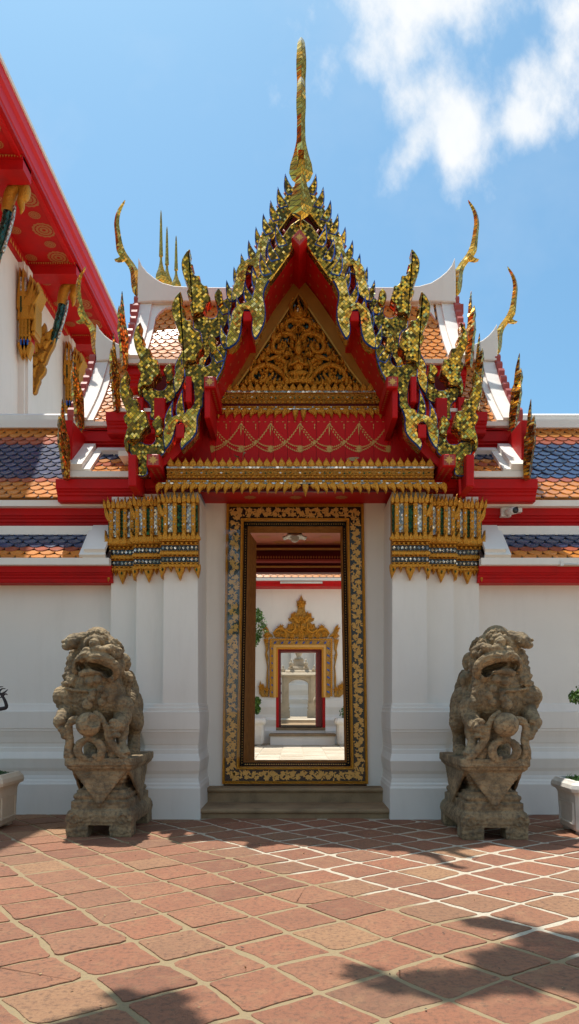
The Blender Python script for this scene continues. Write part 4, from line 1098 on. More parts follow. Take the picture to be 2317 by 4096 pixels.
for y in range(9, 40, 1):
    for q, (dx, r) in enumerate(((-.32, .26), (-.95, .14), (-.35, .13))):
        disc(mb, XE+dx-.05, y+.2+(.5 if q == 2 else .0), r, ZS-.006)
mb.build('rosette', sof)
for y in (10.6, 14.0, 17.4, 20.8, 24.2, 27.6, 31.0, 34.4):
    mb = MB()
    mb.box(XW-.1, XE-.02, y, y+.42, ZS-.26, ZS, M['red']); mb.box(XW-.1, XE-.02, y-.03, y+.45, ZS-.07, ZS-.002, M['red'])
    for k in range(22): x = XW+k*.055; mb.add([(x, y-.035, ZS-.012), (x+.04, y-.035, ZS-.012), (x+.02, y-.035, ZS-.06)], [(0, 1, 2)], M['goldpaint'])
    mb.build('cross_beam', sof)
mb = MB(); mb.box(XW-.02, XW+.10, 9, 46, ZS-.22, ZS-.002, M['red'])
for k in range(190): y = 14.3+k*.14; mb.add([(XW+.105, y, ZS-.2), (XW+.105, y+.11, ZS-.2), (XW+.105, y+.055, ZS-.08)], [(0, 1, 2)], M['goldpaint'])
mb.build('wall_plate', hall)
mb = MB()
prof = [(XE-.16, ZS-.02), (XE-.06, ZS-.05), (XE-.06, ZS+.18), (XE-.02, ZS+.22), (XE-.02, ZS+.44), (XE+.03, ZS+.50), (XE+.03, ZS+.72), (XE-.16, ZS+.72)]
mb.extr([(x, 8.5, z) for x, z in prof], [(x, 47, z) for x, z in prof], M['redbright']); mb.build('red_fascia', hall)
mb = MB(); mb.box(XE-.2, XE+.06, 8.5, 47, ZS+.722, ZS+.80, M['trim']); mb.build('eave_strip', hall)
mb = MB(); mb.add([(XE, 8.5, ZS+.8), (XE, 47, ZS+.8), (-9.6, 47, 20), (-9.6, 8.5, 20), (-14.2, 8.5, ZS+.8), (-14.2, 47, ZS+.8)], [(0, 1, 2, 3), (3, 2, 5, 4)], M['orange'])
mb.build('roof', hall)
def bracket(yb, cap_y):
    cw = lambda x, y: (lambda w: Vector((w.x, cap_y, w.z)))(W(x*.2158, 565.6+y*.2158, 16.95))
    k = yb/18.
    def BP(x, y): w = W(x*.2158, 565.6+y*.2158, 18.); return Vector((w.x, yb, w.z))
    mb = MB()
    pts = [(365, 1330), (420, 1290), (500, 1300), (560, 1290), (600, 1240), (632, 1185), (655, 1230), (662, 1330), (640, 1420), (590, 1500), (560, 1580), (545, 1620), (520, 1640), (545, 1670), (535, 1730), (500, 1770), (475, 1800), (480, 1830), (455, 1880), (430, 1970), (385, 1980), (368, 1700), (362, 1500)]
    mb.prism([(BP(*p).x, BP(*p).z) for p in chaikin(pts)], yb-.05, yb+.05, M['golddark'], M['gold'], .02, .02)
    for (x0, y0, x1, y1, w) in ((400, 1500, 480, 1340, .3), (460, 1440, 590, 1290, .26), (400, 1640, 500, 1560, .26), (385, 1780, 470, 1660, .22), (390, 1880, 430, 1780, .16), (520, 1450, 630, 1370, .22), (480, 1600, 560, 1500, .22), (560, 1360, 640, 1240, .2), (390, 1960, 425, 1890, .1), (375, 1420, 410, 1330, .16)):
        a, b = BP(x0, y0), BP(x1, y1); mb.prism(flame(a.x, a.z, b.x, b.z, w, .04), yb-.11, yb-.04, M['gold'], inset=.03, depth=.03)
    o = mb.build('naga_bracket', hall)
    mb = MB(); mb.tube([BP(*p) for p in [(600, 1420), (650, 1250), (690, 1100), (722, 950), (735, 860)]], [.07, .095, .10, .09, .09], M['tealscale'], 10, samples=5); mb.build('naga_body', o)
    mb = MB(); mb.tube([BP(*p)+Vector((.075, -.05, 0)) for p in [(645, 1330), (690, 1200), (735, 1050), (765, 890)]], [.035]*4, M['silver'], 6, samples=5); mb.build('mirror_edge', o)
    mb = MB(); mb.tube([BP(*p) for p in [(718, 930), (735, 820), (765, 740), (825, 690), (880, 712), (878, 780), (850, 830), (858, 900), (845, 950)]], [.11, .12, .125, .115, .12, .11, .08, .05, .01], M['gold'], 10, samples=5); mb.build('naga_head', o)
    mb = MB(); q = [(420, 1330), (440, 1260), (490, 1230), (530, 1140), (548, 1200), (545, 1270), (510, 1300), (470, 1310)]
    mb.prism([(BP(*p).x, BP(*p).z) for p in chaikin(q)], yb-.06, yb+.06, M['gold'], M['gold'], .03, .03); mb.build('naga_crest', o)
    # gilt capital on the pilaster
    mb = MB()
    for (bx, by, tx, ty, w) in [(255, 1000, 245, 510, .20), (290, 1000, 285, 520, .20), (320, 1000, 365, 590, .20), (340, 980, 410, 650, .18), (355, 980, 455, 680, .17), (370, 960, 470, 730, .15), (380, 960, 497, 785, .14),
                                (265, 1120, 275, 790, .22), (310, 1120, 330, 800, .22), (350, 1120, 375, 840, .18), (380, 1120, 410, 880, .16), (395, 1120, 437, 945, .13), (400, 1250, 430, 1000, .12), (390, 1300, 420, 1190, .10)]:
        a, b = cw(bx, by), cw(tx, ty); mb.prism(flame(a.x, a.z, b.x, b.z, w*1.1, base=.8), cap_y-.05+random.uniform(-.05, .02), cap_y+.3, M['gold'], inset=.025, depth=.03)
    for x0 in (265, 318):
        for (y0, y1, m) in ((640, 800, 'silver'), (860, 1040, 'green')):
            a, b = cw(x0-8, y1), cw(x0+12, y0); mb.box(a.x, b.x, cap_y-.12, cap_y-.05, a.z, b.z, M[m])
    for x0 in (262, 300, 340):
        a, b = cw(x0-14, 1420), cw(x0+14, 1100); mb.box(a.x, b.x, cap_y-.04, cap_y+.3, a.z, b.z, M['red'])
        for yy in (1120, 1180, 1240, 1300): c = cw(x0, yy); mb.prism(flame(c.x, c.z-.12, c.x, c.z+.16, .14), cap_y-.08, cap_y, M['gold'], inset=.02, depth=.02)
        a, b = cw(x0, 1380), cw(x0, 1570); mb.prism(flame(a.x, a.z, b.x, b.z, .22, base=.8), cap_y-.07, cap_y+.1, M['gold'], inset=.02, depth=.02)
        a, b = cw(x0-8, 1420), cw(x0+8, 1320); mb.box(a.x, b.x, cap_y-.10, cap_y-.05, a.z, b.z, M['bluemir'])
    mb.build('gilt_capital', hall)
    # pilaster with narrow mouldings
    mb = MB(); mb.box(XW-.05, XW+.14, cap_y+.05, cap_y+.55, 0, ZS-.2, M['plaster']); mb.box(XW-.05, XW+.20, cap_y+.14, cap_y+.44, 0, ZS-.25, M['plaster']); mb.build('pilaster', hall)
bracket(18., 16.95)
BR = [c for c in hall.children if c.name.split('.')[0] in ('naga_bracket', 'gilt_capital', 'pilaster')]
def more(dy):
    for o in BR:
        c = o.copy(); COL.objects.link(c); c.parent = hall; c.location.y += dy
        for g in o.children: d = g.copy(); COL.objects.link(d); d.parent = c
for dy in (3.4, 6.8, 10.2, -3.4): more(dy)

# ------------------------------------------------------------------ far roof with three golden spires
far = thing('distant_hall', 'hidden hall behind the gateway whose three thin golden spires rise above the roof', 'temple hall', (-6.3, 36, 0))
for (px, p0, p1, Y) in ((405, 528, 712, 36.), (420, 569, 722, 37.2), (443, 592, 730, 38.4)):
    b = W(px, p1, Y); H = W(px, p0, Y).z-b.z; mb = MB()
    prof = [(.06, 0), (.28, .03), (.34, .08), (.30, .13), (.19, .19), (.12, .25), (.08, .31), (.075, .35), (.13, .37), (.12, .42), (.10, .55), (.085, .70), (.065, .85), (.04, .96), (.01, 1.)]
    mb.loft([[(b.x+r*1.0*math.cos(a), Y+r*.9*math.sin(a), b.z+H*h) for a in (0, math.pi/2, math.pi, -math.pi/2)] for r, h in [(r*.78, h) for r, h in prof]], M['mosaicfine'])
    mb.build('spire_finial', far)
    mb = MB(); zt = b.z
    mb.add([(b.x, Y, zt+.1), (b.x-2.6, Y, zt-6), (b.x+2.6, Y, zt-6), (b.x, Y+8, zt+.1), (b.x-2.6, Y+8, zt-6), (b.x+2.6, Y+8, zt-6)], [(0, 1, 2), (3, 5, 4), (0, 3, 4, 1), (0, 2, 5, 3)], M['orange'])
    mb.build('roof', far)
mb = MB(); mb.box(-9.3, -3.2, 38.6, 48, 0, 18.5, M['plaster']); mb.build('wall', far)

# ------------------------------------------------------------------ inner hall across the courtyard
inner = thing('inner_hall', 'white hall across the courtyard with gilded doorway, seen through the gate', 'temple hall', (0, 28.5, 0))
YH = 28.5; k_ = YH/FOC
def HZ(py): return W(0, py, YH).z
def HX(px): return W(px, 0, YH).x
mb = MB(); dx0, dx1 = HX(694), HX(818); dt, db = HZ(1627), HZ(1829)
lx0, lx1, ly0, ly1 = -7, 7, YH, YH+.9
mb.box(lx0, dx0, ly0, ly1, 0, 6.6, M['plaster']); mb.box(dx1, lx1, ly0, ly1, 0, 6.6, M['plaster']); mb.box(dx0, dx1, ly0, ly1, dt, 6.6, M['plaster']); mb.box(dx0, dx1, ly0, ly1, 0, db, M['plaster'])
for x0, x1 in ((lx0, dx0), (dx1, lx1)):
    sc_ = HZ(1752)/1.505
    mb.strip([(YH+.1, 0)]+[(YH-.13+e*1.3, z*sc_) for e, z in WPROF[:-1]]+[(YH+.1, HZ(1752))], x0, x1, M['plaster'])
mb.build('wall', inner)
mb = MB(); mb.box(dx0-.1, dx1+.1, YH-.02, 36.2, db-.1, db, M['step']); mb.box(-7, dx0-.15, 32.6, 33.0, 0, 6.6, M['plaster']); mb.box(dx1+.15, 7, 32.6, 33.0, 0, 6.6, M['plaster']); mb.box(-7, 7, 32.6, 33, W(0, 1630, 32.6).z, 6.6, M['plaster']); mb.box(-7, 7, YH+.9, 32.6, 5.2, 5.4, M['darkbeam']); mb.build('inner_room', inner)
mb = MB(); x0, x1 = HX(682), HX(838); mb.box(x0, x1, YH-1.1, YH-.1, 0, HZ(1849)+.02, M['plaster']); mb.box(x0-.04, x1+.04, YH-1.15, YH-.1, HZ(1849)+.02, HZ(1849)+.10, M['step']); mb.build('entrance_step', inner)
# eaves
cmb = MB(); cornice(cmb, -7, 7, YH-.75, W(0, 1459, YH-.75).z, W(0, 1473, YH-.75).z, .8); cmb.build('red_fascia', inner)
mb = MB(); mb.box(-7, 7, YH-.85, YH, W(0, 1459, YH-.85).z, W(0, 1452, YH-.85).z, M['trim']); mb.build('eave_strip', inner)
S = mkslope(YH+1.2, W(0, 1452, YH-.8).z+2.0, YH-.82, W(0, 1452, YH-.8).z, .05)
mb = MB(); sheet(mb, S, -7, 7, M['undertile']); rf = mb.build('roof', inner); mb = MB(); tiles(mb, S, -2.6, 2.8, 16, .26, [M['orange']]*16); mb.build('roof_tiles', rf)
# door surround
mb = MB(); ax0, ax1 = HX(678), HX(830); at, ab = HZ(1611), HZ(1753)
def frame_ring(mb, x0, x1, zt, zb, w, y0, y1, m):
    mb.box(x0, x0+w, y0, y1, zb, zt, m); mb.box(x1-w, x1, y0, y1, zb, zt, m); mb.box(x0+w, x1-w, y0, y1, zt-w, zt, m)
frame_ring(mb, ax0, ax1, at, ab, .15, YH-.14, YH, M['goldfar'])
frame_ring(mb, ax0+.15, ax1-.15, at-.15, ab, .10, YH-.10, YH, M['goldpaint']); frame_ring(mb, ax0+.25, ax1-.25, at-.25, ab, .07, YH-.06, YH, M['gold'])
mb2 = MB()
for i in range(8): x = lerp(ax0+.2, ax1-.2, i/7); mb2.prism([(x-.05, at-.12), (x+.02, at-.12), (x+.07, at-.04), (x, at-.04)], YH-.16, YH-.13, M['bluemir'])
for i in range(7):
    z = lerp(ab+.2, at-.3, i/6)
    for x in (ax0+.075, ax1-.075): mb2.prism([(x-.05, z+.06), (x-.05, z), (x+.05, z-.05), (x+.05, z+.01)], YH-.16, YH-.13, M['bluemir'])
ds = mb.build('door_surround', inner); mb2.build('blue_inlay', ds)
mb = MB()
def IP(x, y): w = W(628.4+x*.1953, 1445.4+y*.1953, YH); return (w.x, w.z)      # measured on the enlarged doorway
crown = [(330, 805), (305, 770), (310, 735), (345, 705), (385, 690), (395, 640), (420, 665), (455, 690), (480, 670), (490, 625), (520, 640), (545, 610), (500, 590), (492, 555), (525, 560), (530, 505), (560, 520), (575, 470), (600, 490), (615, 440), (610, 390), (600, 340), (630, 330), (660, 262)]
cr = [IP(*p) for p in crown]; cxm = IP(661, 0)[0]
cr2 = cr+[(2*cxm-x, z) for x, z in cr[:-1][::-1]]
mb.prism(cr2, YH-.06, YH, M['goldfar'], M['goldfar'], .012, .02)
side = [[(165, 790), (205, 800), (300, 800), (290, 770), (255, 740), (240, 700), (215, 660), (180, 635), (190, 690), (180, 720), (195, 760)],
        [(175, 830), (240, 830), (235, 870), (240, 950), (220, 1000), (240, 1060), (230, 1120), (240, 1180), (235, 1260), (240, 1350), (235, 1440), (240, 1520), (235, 1570), (160, 1570), (120, 1530), (115, 1440), (135, 1360), (150, 1420), (185, 1420), (190, 1540), (215, 1440), (210, 1350), (218, 1240), (225, 1180), (210, 1100), (195, 1030), (205, 960), (190, 890)]]
for q in side:
    p = [IP(*a) for a in q]
    for l in (p, [(2*cxm-x, z) for x, z in p]): mb.prism(l, YH-.06, YH, M['goldfar'], M['goldfar'], .012, .03)
cr_o = mb.build('gilt_crown', ds)
mb = MB(); rnd = random.Random(8)
for (x, y, r) in [(661, 690, .16), (661, 575, .13), (661, 380, .13), (600, 575, .10), (720, 575, .10), (590, 730, .11), (735, 730, .11), (661, 740, .12), (530, 670, .10), (790, 670, .10), (400, 685, .11), (920, 685, .11), (360, 760, .10), (960, 760, .10), (450, 780, .10), (870, 780, .10), (560, 520, .08), (762, 520, .08), (225, 785, .10), (1095, 785, .10), (200, 700, .08), (1125, 700, .08), (150, 1440, .10), (1170, 1440, .10), (215, 1470, .08), (1105, 1470, .08), (215, 850, .08), (1105, 850, .08), (661, 800, .1), (540, 790, .09), (780, 790, .09)]:
    c = IP(x, y); flower(c[0], c[1], r, YH-.10, M['gold'], 8); mb.ell((c[0], YH-.12, c[1]), (r*.35, .04, r*.35), M['gold'], 8, 5)
    for k in range(8):
        a = k*math.pi/4+rnd.random(); mb.prism(flame(c[0]+r*.4*math.cos(a), c[1]+r*.4*math.sin(a), c[0]+r*1.5*math.cos(a), c[1]+r*1.5*math.sin(a), r*.7), YH-.115, YH-.08, M['gold'], inset=.02, depth=.015)
for i in range(30):
    for s in (0, 1):
        x = 268 if not s else 1047; y = 840+i*24.5; c = IP(x, y); mb.ell((c[0], YH-.15, c[1]), (.05, .03, .045), M['gold'], 7, 4)
for i in range(30): c = IP(lerp(280, 1040, i/29), 833); mb.ell((c[0], YH-.15, c[1]), (.05, .03, .045), M['gold'], 7, 4)
for (p0, p1, p2, p3) in [((300, 760), (350, 700), (420, 700), (480, 760)), ((450, 700), (520, 740), (580, 700), (575, 620)), ((520, 570), (560, 550), (600, 600), (640, 620))]:
    for s in (0, 1):
        l = [IP(x if not s else 1322-x, y) for x, y in (p0, p1, p2, p3)]; mb.tube([(x, YH-.11, z) for x, z in l], [.03, .045, .045, .03], M['gold'], 7, samples=5)
mb.build('flower_relief', cr_o)
mb = MB(); frame_ring(mb, dx0, dx1, dt+.02, db, .10, YH+.0, YH+.25, M['red']); frame_ring(mb, dx0+.1, dx1-.1, dt-.08, db, .08, YH+.25, YH+.6, M['maroon']); mb.build('door_lining', ds); mb = MB()
mb.box(dx0-.3, dx1+.3, 32.5, 32.59, W(0, 1641, 32.5).z, W(0, 1632, 32.5).z, M['redbright']); mb.box(dx0-.3, dx1+.3, 32.45, 32.59, W(0, 1632, 32.5).z, W(0, 1627, 32.5).z, M['reddull'])
mb.build('lintel_beam', ds)
for s in (0, 1):
    mb = MB(); x = dx0+.06 if not s else dx1-.06; e = .05 if not s else -.24
    x0, x1 = sorted((x, x+e)); mb.box(x0, x1, YH+.3, YH+1.4, db+.02, dt-.15, M['maroon']); mb.box(*sorted((x+e, x+e*1.02+(.02 if not s else -.03))), YH+.3, YH+1.42, db+.03, dt-.17, M['reddull'])
    mb.build('door_leaf', ds)
# stone arch beyond
arch = thing('stone_arch', 'small carved stone archway framed by the far doorway', 'arch', (0, 41, .74))
YA = 41.
def AP(x, y): w = W(628.4+x*.1953, 1445.4+y*.1953, YA); return (w.x, w.z)
mb = MB(); xa, xb = AP(408, 0)[0], AP(850, 0)[0]; z0 = .74; zt = AP(0, 1300)[1]; ia, ib = AP(500, 0)[0], AP(755, 0)[0]; zi = AP(0, 1400)[1]; ic = (ia+ib)/2; ir = (ib-ia)/2; rz = AP(0, 1338)[1]-zi
arcp = [(ic+ir*math.cos(t), zi+rz*math.sin(t)) for t in [math.pi*i/14 for i in range(15)]]
pts = [(xa, z0), (xa, zt), (xb, zt), (xb, z0), (ib, z0)]+arcp+[(ia, z0)]
mb.prism(pts, YA, YA+1.3, M['greystone']); b = mb.build('arch_body', arch)
for s in (-1, 1):
    mb = MB(); c = (xa+ia)/2 if s < 0 else (xb+ib)/2; w = (ia-xa)/2
    for hw, ya, yb in ((w+.06, 1845, 1745), (w+.0, 1745, 1730), (w+.05, 1730, 1700), (w-.02, 1700, 1690), (w+.03, 1690, 1645)):
        mb.box(c-hw-(.12 if s < 0 else 0), c+hw+(.12 if s > 0 else 0), YA-.10, YA+1.4, max(z0, AP(0, ya)[1]), AP(0, yb)[1], M['greystone'])
    mb.box(c-w*.45, c+w*.45, YA-.05, YA+.1, AP(0, 1645)[1], zt, M['greystone']); mb.build('pedestal', arch)
mb = MB()
for (x0, x1, ya, yb) in ((365, 895, 1305, 1265), (445, 805, 1250, 1232), (490, 765, 1215, 1180), (545, 710, 1175, 1120), (555, 700, 1105, 1075)):
    a, q = AP(x0, ya), AP(x1, yb); d = (q[0]-a[0])/2; e = .04
    mb.loft([[(a[0]+e, YA+.65-d*.7, a[1]), (q[0]-e, YA+.65-d*.7, a[1]), (q[0]-e, YA+.65+d*.7, a[1]), (a[0]+e, YA+.65+d*.7, a[1])], [(a[0], YA+.65-d*.72, lerp(a[1], q[1], .5)), (q[0], YA+.65-d*.72, lerp(a[1], q[1], .5)), (q[0], YA+.65+d*.72, lerp(a[1], q[1], .5)), (a[0], YA+.65+d*.72, lerp(a[1], q[1], .5))], [(a[0]+.1, YA+.65-d*.6, q[1]+.06), (q[0]-.1, YA+.65-d*.6, q[1]+.06), (q[0]-.1, YA+.65+d*.6, q[1]+.06), (a[0]+.1, YA+.65+d*.6, q[1]+.06)]], M['greystone'])
cx_ = AP(630, 0)[0]; zz = lambda y: AP(0, y)[1]
mb.lathe(cx_, YA+.65, [(.30, zz(1080)), (.16, zz(1060)), (.12, zz(1040)), (.17, zz(1015)), (.22, zz(990)), (.14, zz(960)), (.05, zz(900))], M['greystone'])
mb.build('tiered_roof', arch)
mb = MB()
for x, y in ((427, 1255), (830, 1255), (532, 1175), (722, 1175)):
    c = AP(x, y); mb.lathe(c[0], YA+.2, [(.08, c[1]-.02), (.10, c[1]+.05), (.13, c[1]+.14), (.11, c[1]+.22), (.05, c[1]+.28), (.06, c[1]+.33), (.01, c[1]+.40)], M['greystone'], 12)
mb.build('urn', arch)
# last white hall
last = thing('white_hall', 'plain white hall with stepped base behind the stone arch', 'temple hall', (0, 48, .74))
mb = MB(); mb.strip([(48.4, .7)]+[(47.7+e*2.4, .7+z*1.45) for e, z in WPROF[:-1]]+[(48.4, 3.0)], -9, 9, M['plaster']); mb.box(-9, 9, 48, 49, .7, 12, M['plaster'])
for x in (AP(800, 0)[0]+.3, AP(850, 0)[0]+.3): mb.box(x, x+.35, 47.3, 47.6, .74, 12, M['plaster'])
mb.box(AP(520, 0)[0], AP(565, 0)[0], 47.6, 48.0, 3, 12, M['plaster']); mb.build('wall', last)
mb = MB()
a, b = W(0, 1745, 48).z, W(0, 1716, 48).z
for x0, x1 in ((W(695, 0, 48).x, W(708, 0, 48).x), (W(794, 0, 48).x, W(806, 0, 48).x)): mb.box(x0, x1, 47.80, 47.9, a, b, M['blue'])
mb.build('grey_panel', last)
st = thing('stone_carving', 'rough pointed stone carving half hidden behind the far door leaf', 'carving', (1.6, 38, .74))
mb = MB(); 
def KP(x, y): w = W(628.4+x*.1953, 1445.4+y*.1953, 38.); return Vector((w.x, w.y, w.z))
mb.prism([(KP(830, 1500).x, KP(830, 1500).z), (KP(910, 1435).x, KP(910, 1435).z), (KP(960, 1500).x, KP(960, 1500).z), (KP(910, 1580).x, KP(910, 1580).z)], 37.9, 38.3, M['greystone'], inset=.05, depth=.05)
mb.tube([KP(900, 1570), KP(860, 1610), KP(890, 1680), KP(930, 1760), KP(900, 1850)], [.16, .18, .22, .2, .3], M['greystone'], 8, samples=3)
for k in range(5): mb.tube([KP(900, 1780+k*16), KP(845+k*5, 1800+k*14)], [.08, .01], M['greystone'], 6)
mb.build('carved_body', st)
# ------------------------------------------------------------------ guardian lions
def voxel(mbs, vox, name, parent, mat, cuts=(), disp=.012, smooth_it=2, groove=.0):
    me = bpy.data.meshes.new('tmp'); me.from_pydata([tuple(v) for v in mbs.v], [], mbs.f)
    o = bpy.data.objects.new('tmp', me); COL.objects.link(o)
    r = o.modifiers.new('r', 'REMESH'); r.mode = 'VOXEL'; r.voxel_size = vox; r.use_smooth_shade = True
    cs = []
    for c in cuts:
        cm = bpy.data.meshes.new('cut'); cm.from_pydata([tuple(v) for v in c.v], [], c.f)
        import bmesh
        bm = bmesh.new(); bm.from_mesh(cm); bmesh.ops.recalc_face_normals(bm, faces=bm.faces); bm.to_mesh(cm); bm.free()
        co = bpy.data.objects.new('cut', cm); COL.objects.link(co); cs.append(co)
        b = o.modifiers.new('b', 'BOOLEAN'); b.operation = 'DIFFERENCE'; b.object = co; b.solver = 'EXACT'
    if smooth_it:
        s = o.modifiers.new('s', 'SMOOTH'); s.iterations = smooth_it; s.factor = .5
    dg = bpy.context.evaluated_depsgraph_get(); dg.update()
    m2 = bpy.data.meshes.new_from_object(o.evaluated_get(dg)); m2.name = name
    for c in cs: bpy.data.objects.remove(c)
    bpy.data.objects.remove(o)
    if disp:
        co = [v.co.copy() for v in m2.vertices]; nr = [v.normal.copy() for v in m2.vertices]
        for v, c, n in zip(m2.vertices, co, nr):
            d = noise.noise(c*9)*.5+noise.noise(c*24+Vector((3, 1, 2)))*.35+abs(noise.noise(c*48))*.25-groove*max(0, 1-abs(noise.noise(c*8+Vector((7, 3, 5))))*9)**1.5
            v.co = c+n*d*disp
    m2.materials.clear(); m2.materials.append(mat)
    m2.polygons.foreach_set('use_smooth', [True]*len(m2.polygons)); m2.update()
    ob = bpy.data.objects.new(name, m2); COL.objects.link(ob); ob.parent = parent
    return ob
def lion(loc, mirror, label, group, scale=1., rz=0.):
    root = thing('guardian_lion_statue', label, 'lion statue', loc, rz, group)
    base = Vector((-2.215, 8.44, 0))
    sx = -1 if mirror else 1
    def L(zx, zy, y=0.):
        w = W(125.7+.2148*zx, 1571+.2148*zy, 8.44+y); v = (w-base)*scale; v.x *= sx; return v
    s_ = scale; stone = M['stone']
    b = MB()
    def S(zx, zy, y, r, k=(1, 1, 1)): b.ell(L(zx, zy, y), (r*k[0]*s_, r*k[1]*s_, r*k[2]*s_), stone, 14, 10)
    def Tb(pts, rad, smp=4): b.tube([L(*p) for p in pts], [q*s_ for q in rad], stone, 8, samples=smp)
    # trunk
    S(545, 850, .40, .35, (1, .9, 1.0)); S(555, 700, .38, .30, (1.0, .9, 1.0)); S(580, 980, .58, .29); S(620, 950, .85, .30, (1, 1.1, 1.05)); S(640, 1120, 1.0, .26)
    S(600, 800, .62, .30)
    # chest swelling, throat and lower jaw
    S(560, 800, .24, .27, (1.05, .8, 1.05)); S(560, 640, .17, .20, (1.05, .9, .8)); S(570, 585, .10, .13, (1.15, .9, .55)); S(460, 600, .13, .10)
    S(690, 700, .20, .13); S(430, 720, .20, .14); S(350, 640, .24, .13)
    for zx, zy, y, r in [(465, 665, -.0, .050), (505, 790, -.0, .042), (482, 855, .0, .046), (440, 930, .02, .066), (600, 750, -.02, .045), (640, 820, .0, .05), (560, 640, -.02, .05), (610, 900, .02, .05)]: S(zx, zy, y, r, (1, .7, 1))
    # shoulders
    S(170, 840, .28, .135); S(95, 860, .26, .05); S(120, 800, .30, .075); S(250, 850, .30, .17); S(140, 930, .28, .07)
    S(850, 955, .32, .135); S(800, 930, .26, .12); S(900, 1000, .36, .09); S(830, 920, .22, .06)
    # head: skull, cheeks
    S(560, 300, .34, .25, (1.1, 1, .85)); S(560, 420, .28, .25, (1.05, .9, .75)); S(330, 420, .30, .13); S(290, 560, .28, .12); S(720, 480, .30, .16); S(560, 190, .38, .17)
    # broad upper lip sweeping down to the right
    Tb([(300, 560, .12), (310, 460, .08), (370, 385, .03), (430, 350, .0), (500, 380, -.03), (580, 375, -.04), (680, 410, -.01), (760, 490, .05), (780, 570, .10), (740, 620, .14)], [.04, .05, .055, .06, .06, .06, .062, .062, .055, .04])
    Tb([(420, 410, .04), (520, 415, .0), (620, 440, .0), (690, 510, .05), (700, 590, .09)], [.03, .035, .035, .035, .03])
    Tb([(380, 330, .02), (430, 290, .0), (480, 320, -.02), (540, 310, -.03), (600, 330, -.03)], [.03, .035, .03, .03, .03])
    # lower lip
    Tb([(390, 560, .07), (430, 560, .02), (520, 545, -.02), (610, 545, -.02), (680, 600, .02), (710, 650, .08)], [.05, .045, .04, .04, .045, .04]); S(380, 565, .03, .045)
    # nose with scrolls
    S(560, 285, -.01, .055); S(605, 292, -.04, .036); S(500, 300, -.02, .036); Tb([(620, 290, -.03), (680, 280, .0), (730, 250, .06)], [.045, .05, .03]); Tb([(680, 300, .02), (735, 340, .08), (745, 390, .12)], [.035, .04, .03])
    # eyes under heavy brows
    S(525, 218, .02, .066); S(785, 345, .17, .056)
    Tb([(430, 240, .12), (460, 185, .08), (525, 160, .04), (590, 185, .05), (620, 240, .1)], [.03, .04, .045, .04, .03]); Tb([(690, 250, .14), (740, 280, .14), (810, 310, .2), (830, 380, .26)], [.04, .045, .045, .035])
    Tb([(450, 262, .07), (525, 290, .02), (590, 262, .06)], [.018, .02, .018])
    # curled crest of hair
    for zx, zy, y in [(462, 120, .16), (512, 98, .15), (566, 92, .15), (615, 108, .16), (655, 145, .18), (470, 160, .10), (520, 142, .08), (572, 140, .08), (625, 160, .10), (745, 190, .24), (782, 198, .27), (815, 228, .3), (832, 265, .32), (845, 305, .34), (720, 215, .2), (760, 240, .2), (800, 270, .24), (500, 60+50, .3), (600, 110, .3), (690, 160, .3)]:
        p = L(zx, zy+14, y); q = L(zx, zy-42, y-.02); b.tube([p, p.lerp(q, .5), q], [.034*s_, .030*s_, .008*s_], stone, 7)
    # ears
    for k in range(4): S(400-k*42, 160+k*8, .24-k*.03, .09-k*.008, (1, .8, .9))
    Tb([(300, 170, .20), (240, 215, .14), (190, 250, .12), (140, 240, .10)], [.075, .085, .05, .02]); Tb([(330, 150, .24), (260, 150, .2), (180, 195, .15), (138, 190, .12)], [.06, .05, .03, .015])
    Tb([(800, 380, .38), (870, 400, .4), (895, 460, .42), (900, 540, .42)], [.06, .07, .06, .02])
    # spiky mane at the left jaw and beads
    for zx, zy in [(245, 330), (215, 395), (205, 455), (190, 525), (165, 605), (150, 690)]:
        p = L(zx+60, zy+10, .27); q = L(zx-22, zy-14, .25); b.tube([p, p.lerp(q, .6), q], [.06*s_, .045*s_, .01*s_], stone, 7)
    for zx, zy in [(185, 690), (230, 690), (285, 695), (330, 700)]: S(zx, zy, .14, .032)
    Tb([(180, 740, .18), (300, 765, .06), (460, 775, -.0)], [.02, .02, .015]); Tb([(250, 580, .2), (230, 640, .18), (300, 660, .12)], [.05, .05, .04])
    # mane locks and tail at the back
    for dx in (0, 30, 60): Tb([(830+dx, 560, .42+dx*.003), (880+dx, 620, .5), (850+dx, 740, .52), (880+dx*.6, 880, .5)], [.04, .045, .045, .03])
    Tb([(720, 640, .3), (760, 720, .3), (780, 790, .28)], [.05, .045, .03])
    Tb([(990, 880, 1.1), (985, 760, 1.12), (960, 660, 1.1), (945, 590, 1.06), (935, 540, 1.0)], [.06, .065, .06, .05, .02]); Tb([(880, 860, 1.0), (890, 720, 1.05), (870, 580, 1.0)], [.06, .06, .03])
    for zx, zy in [(965, 600), (1000, 680), (1000, 780)]: p = L(zx-20, zy, 1.1); q = L(zx+14, zy-12, 1.1); b.tube([p, q], [.04*s_, .006*s_], stone, 6)
    # hind legs
    for m in (0, 1):
        def H(zx, zy, y): return (zx if not m else 1450-zx, zy, y)
        S(*H(950, 950, .90), .20, (.75, 1.1, 1.2)); S(*H(985, 1080, .82), .15, (.8, 1, 1.1)); S(*H(1010, 1160, .78), .085)
        Tb([H(1000, 1130, .82), H(985, 1260, .92), H(985, 1380, .86), H(975, 1470, .76)], [.115, .085, .08, .09])
        for k in range(3): S(*H(935+k*40, 1500, .62+.02*k), .05, (.8, 1.2, 1))
        S(*H(975, 1450, .72), .085, (1, 1.3, .8))
    # forelegs, paws on the ribbons
    Tb([(220, 930, .30), (190, 1010, .22), (150, 1080, .10), (130, 1120, .04)], [.12, .10, .085, .08]); S(115, 1130, .02, .075)
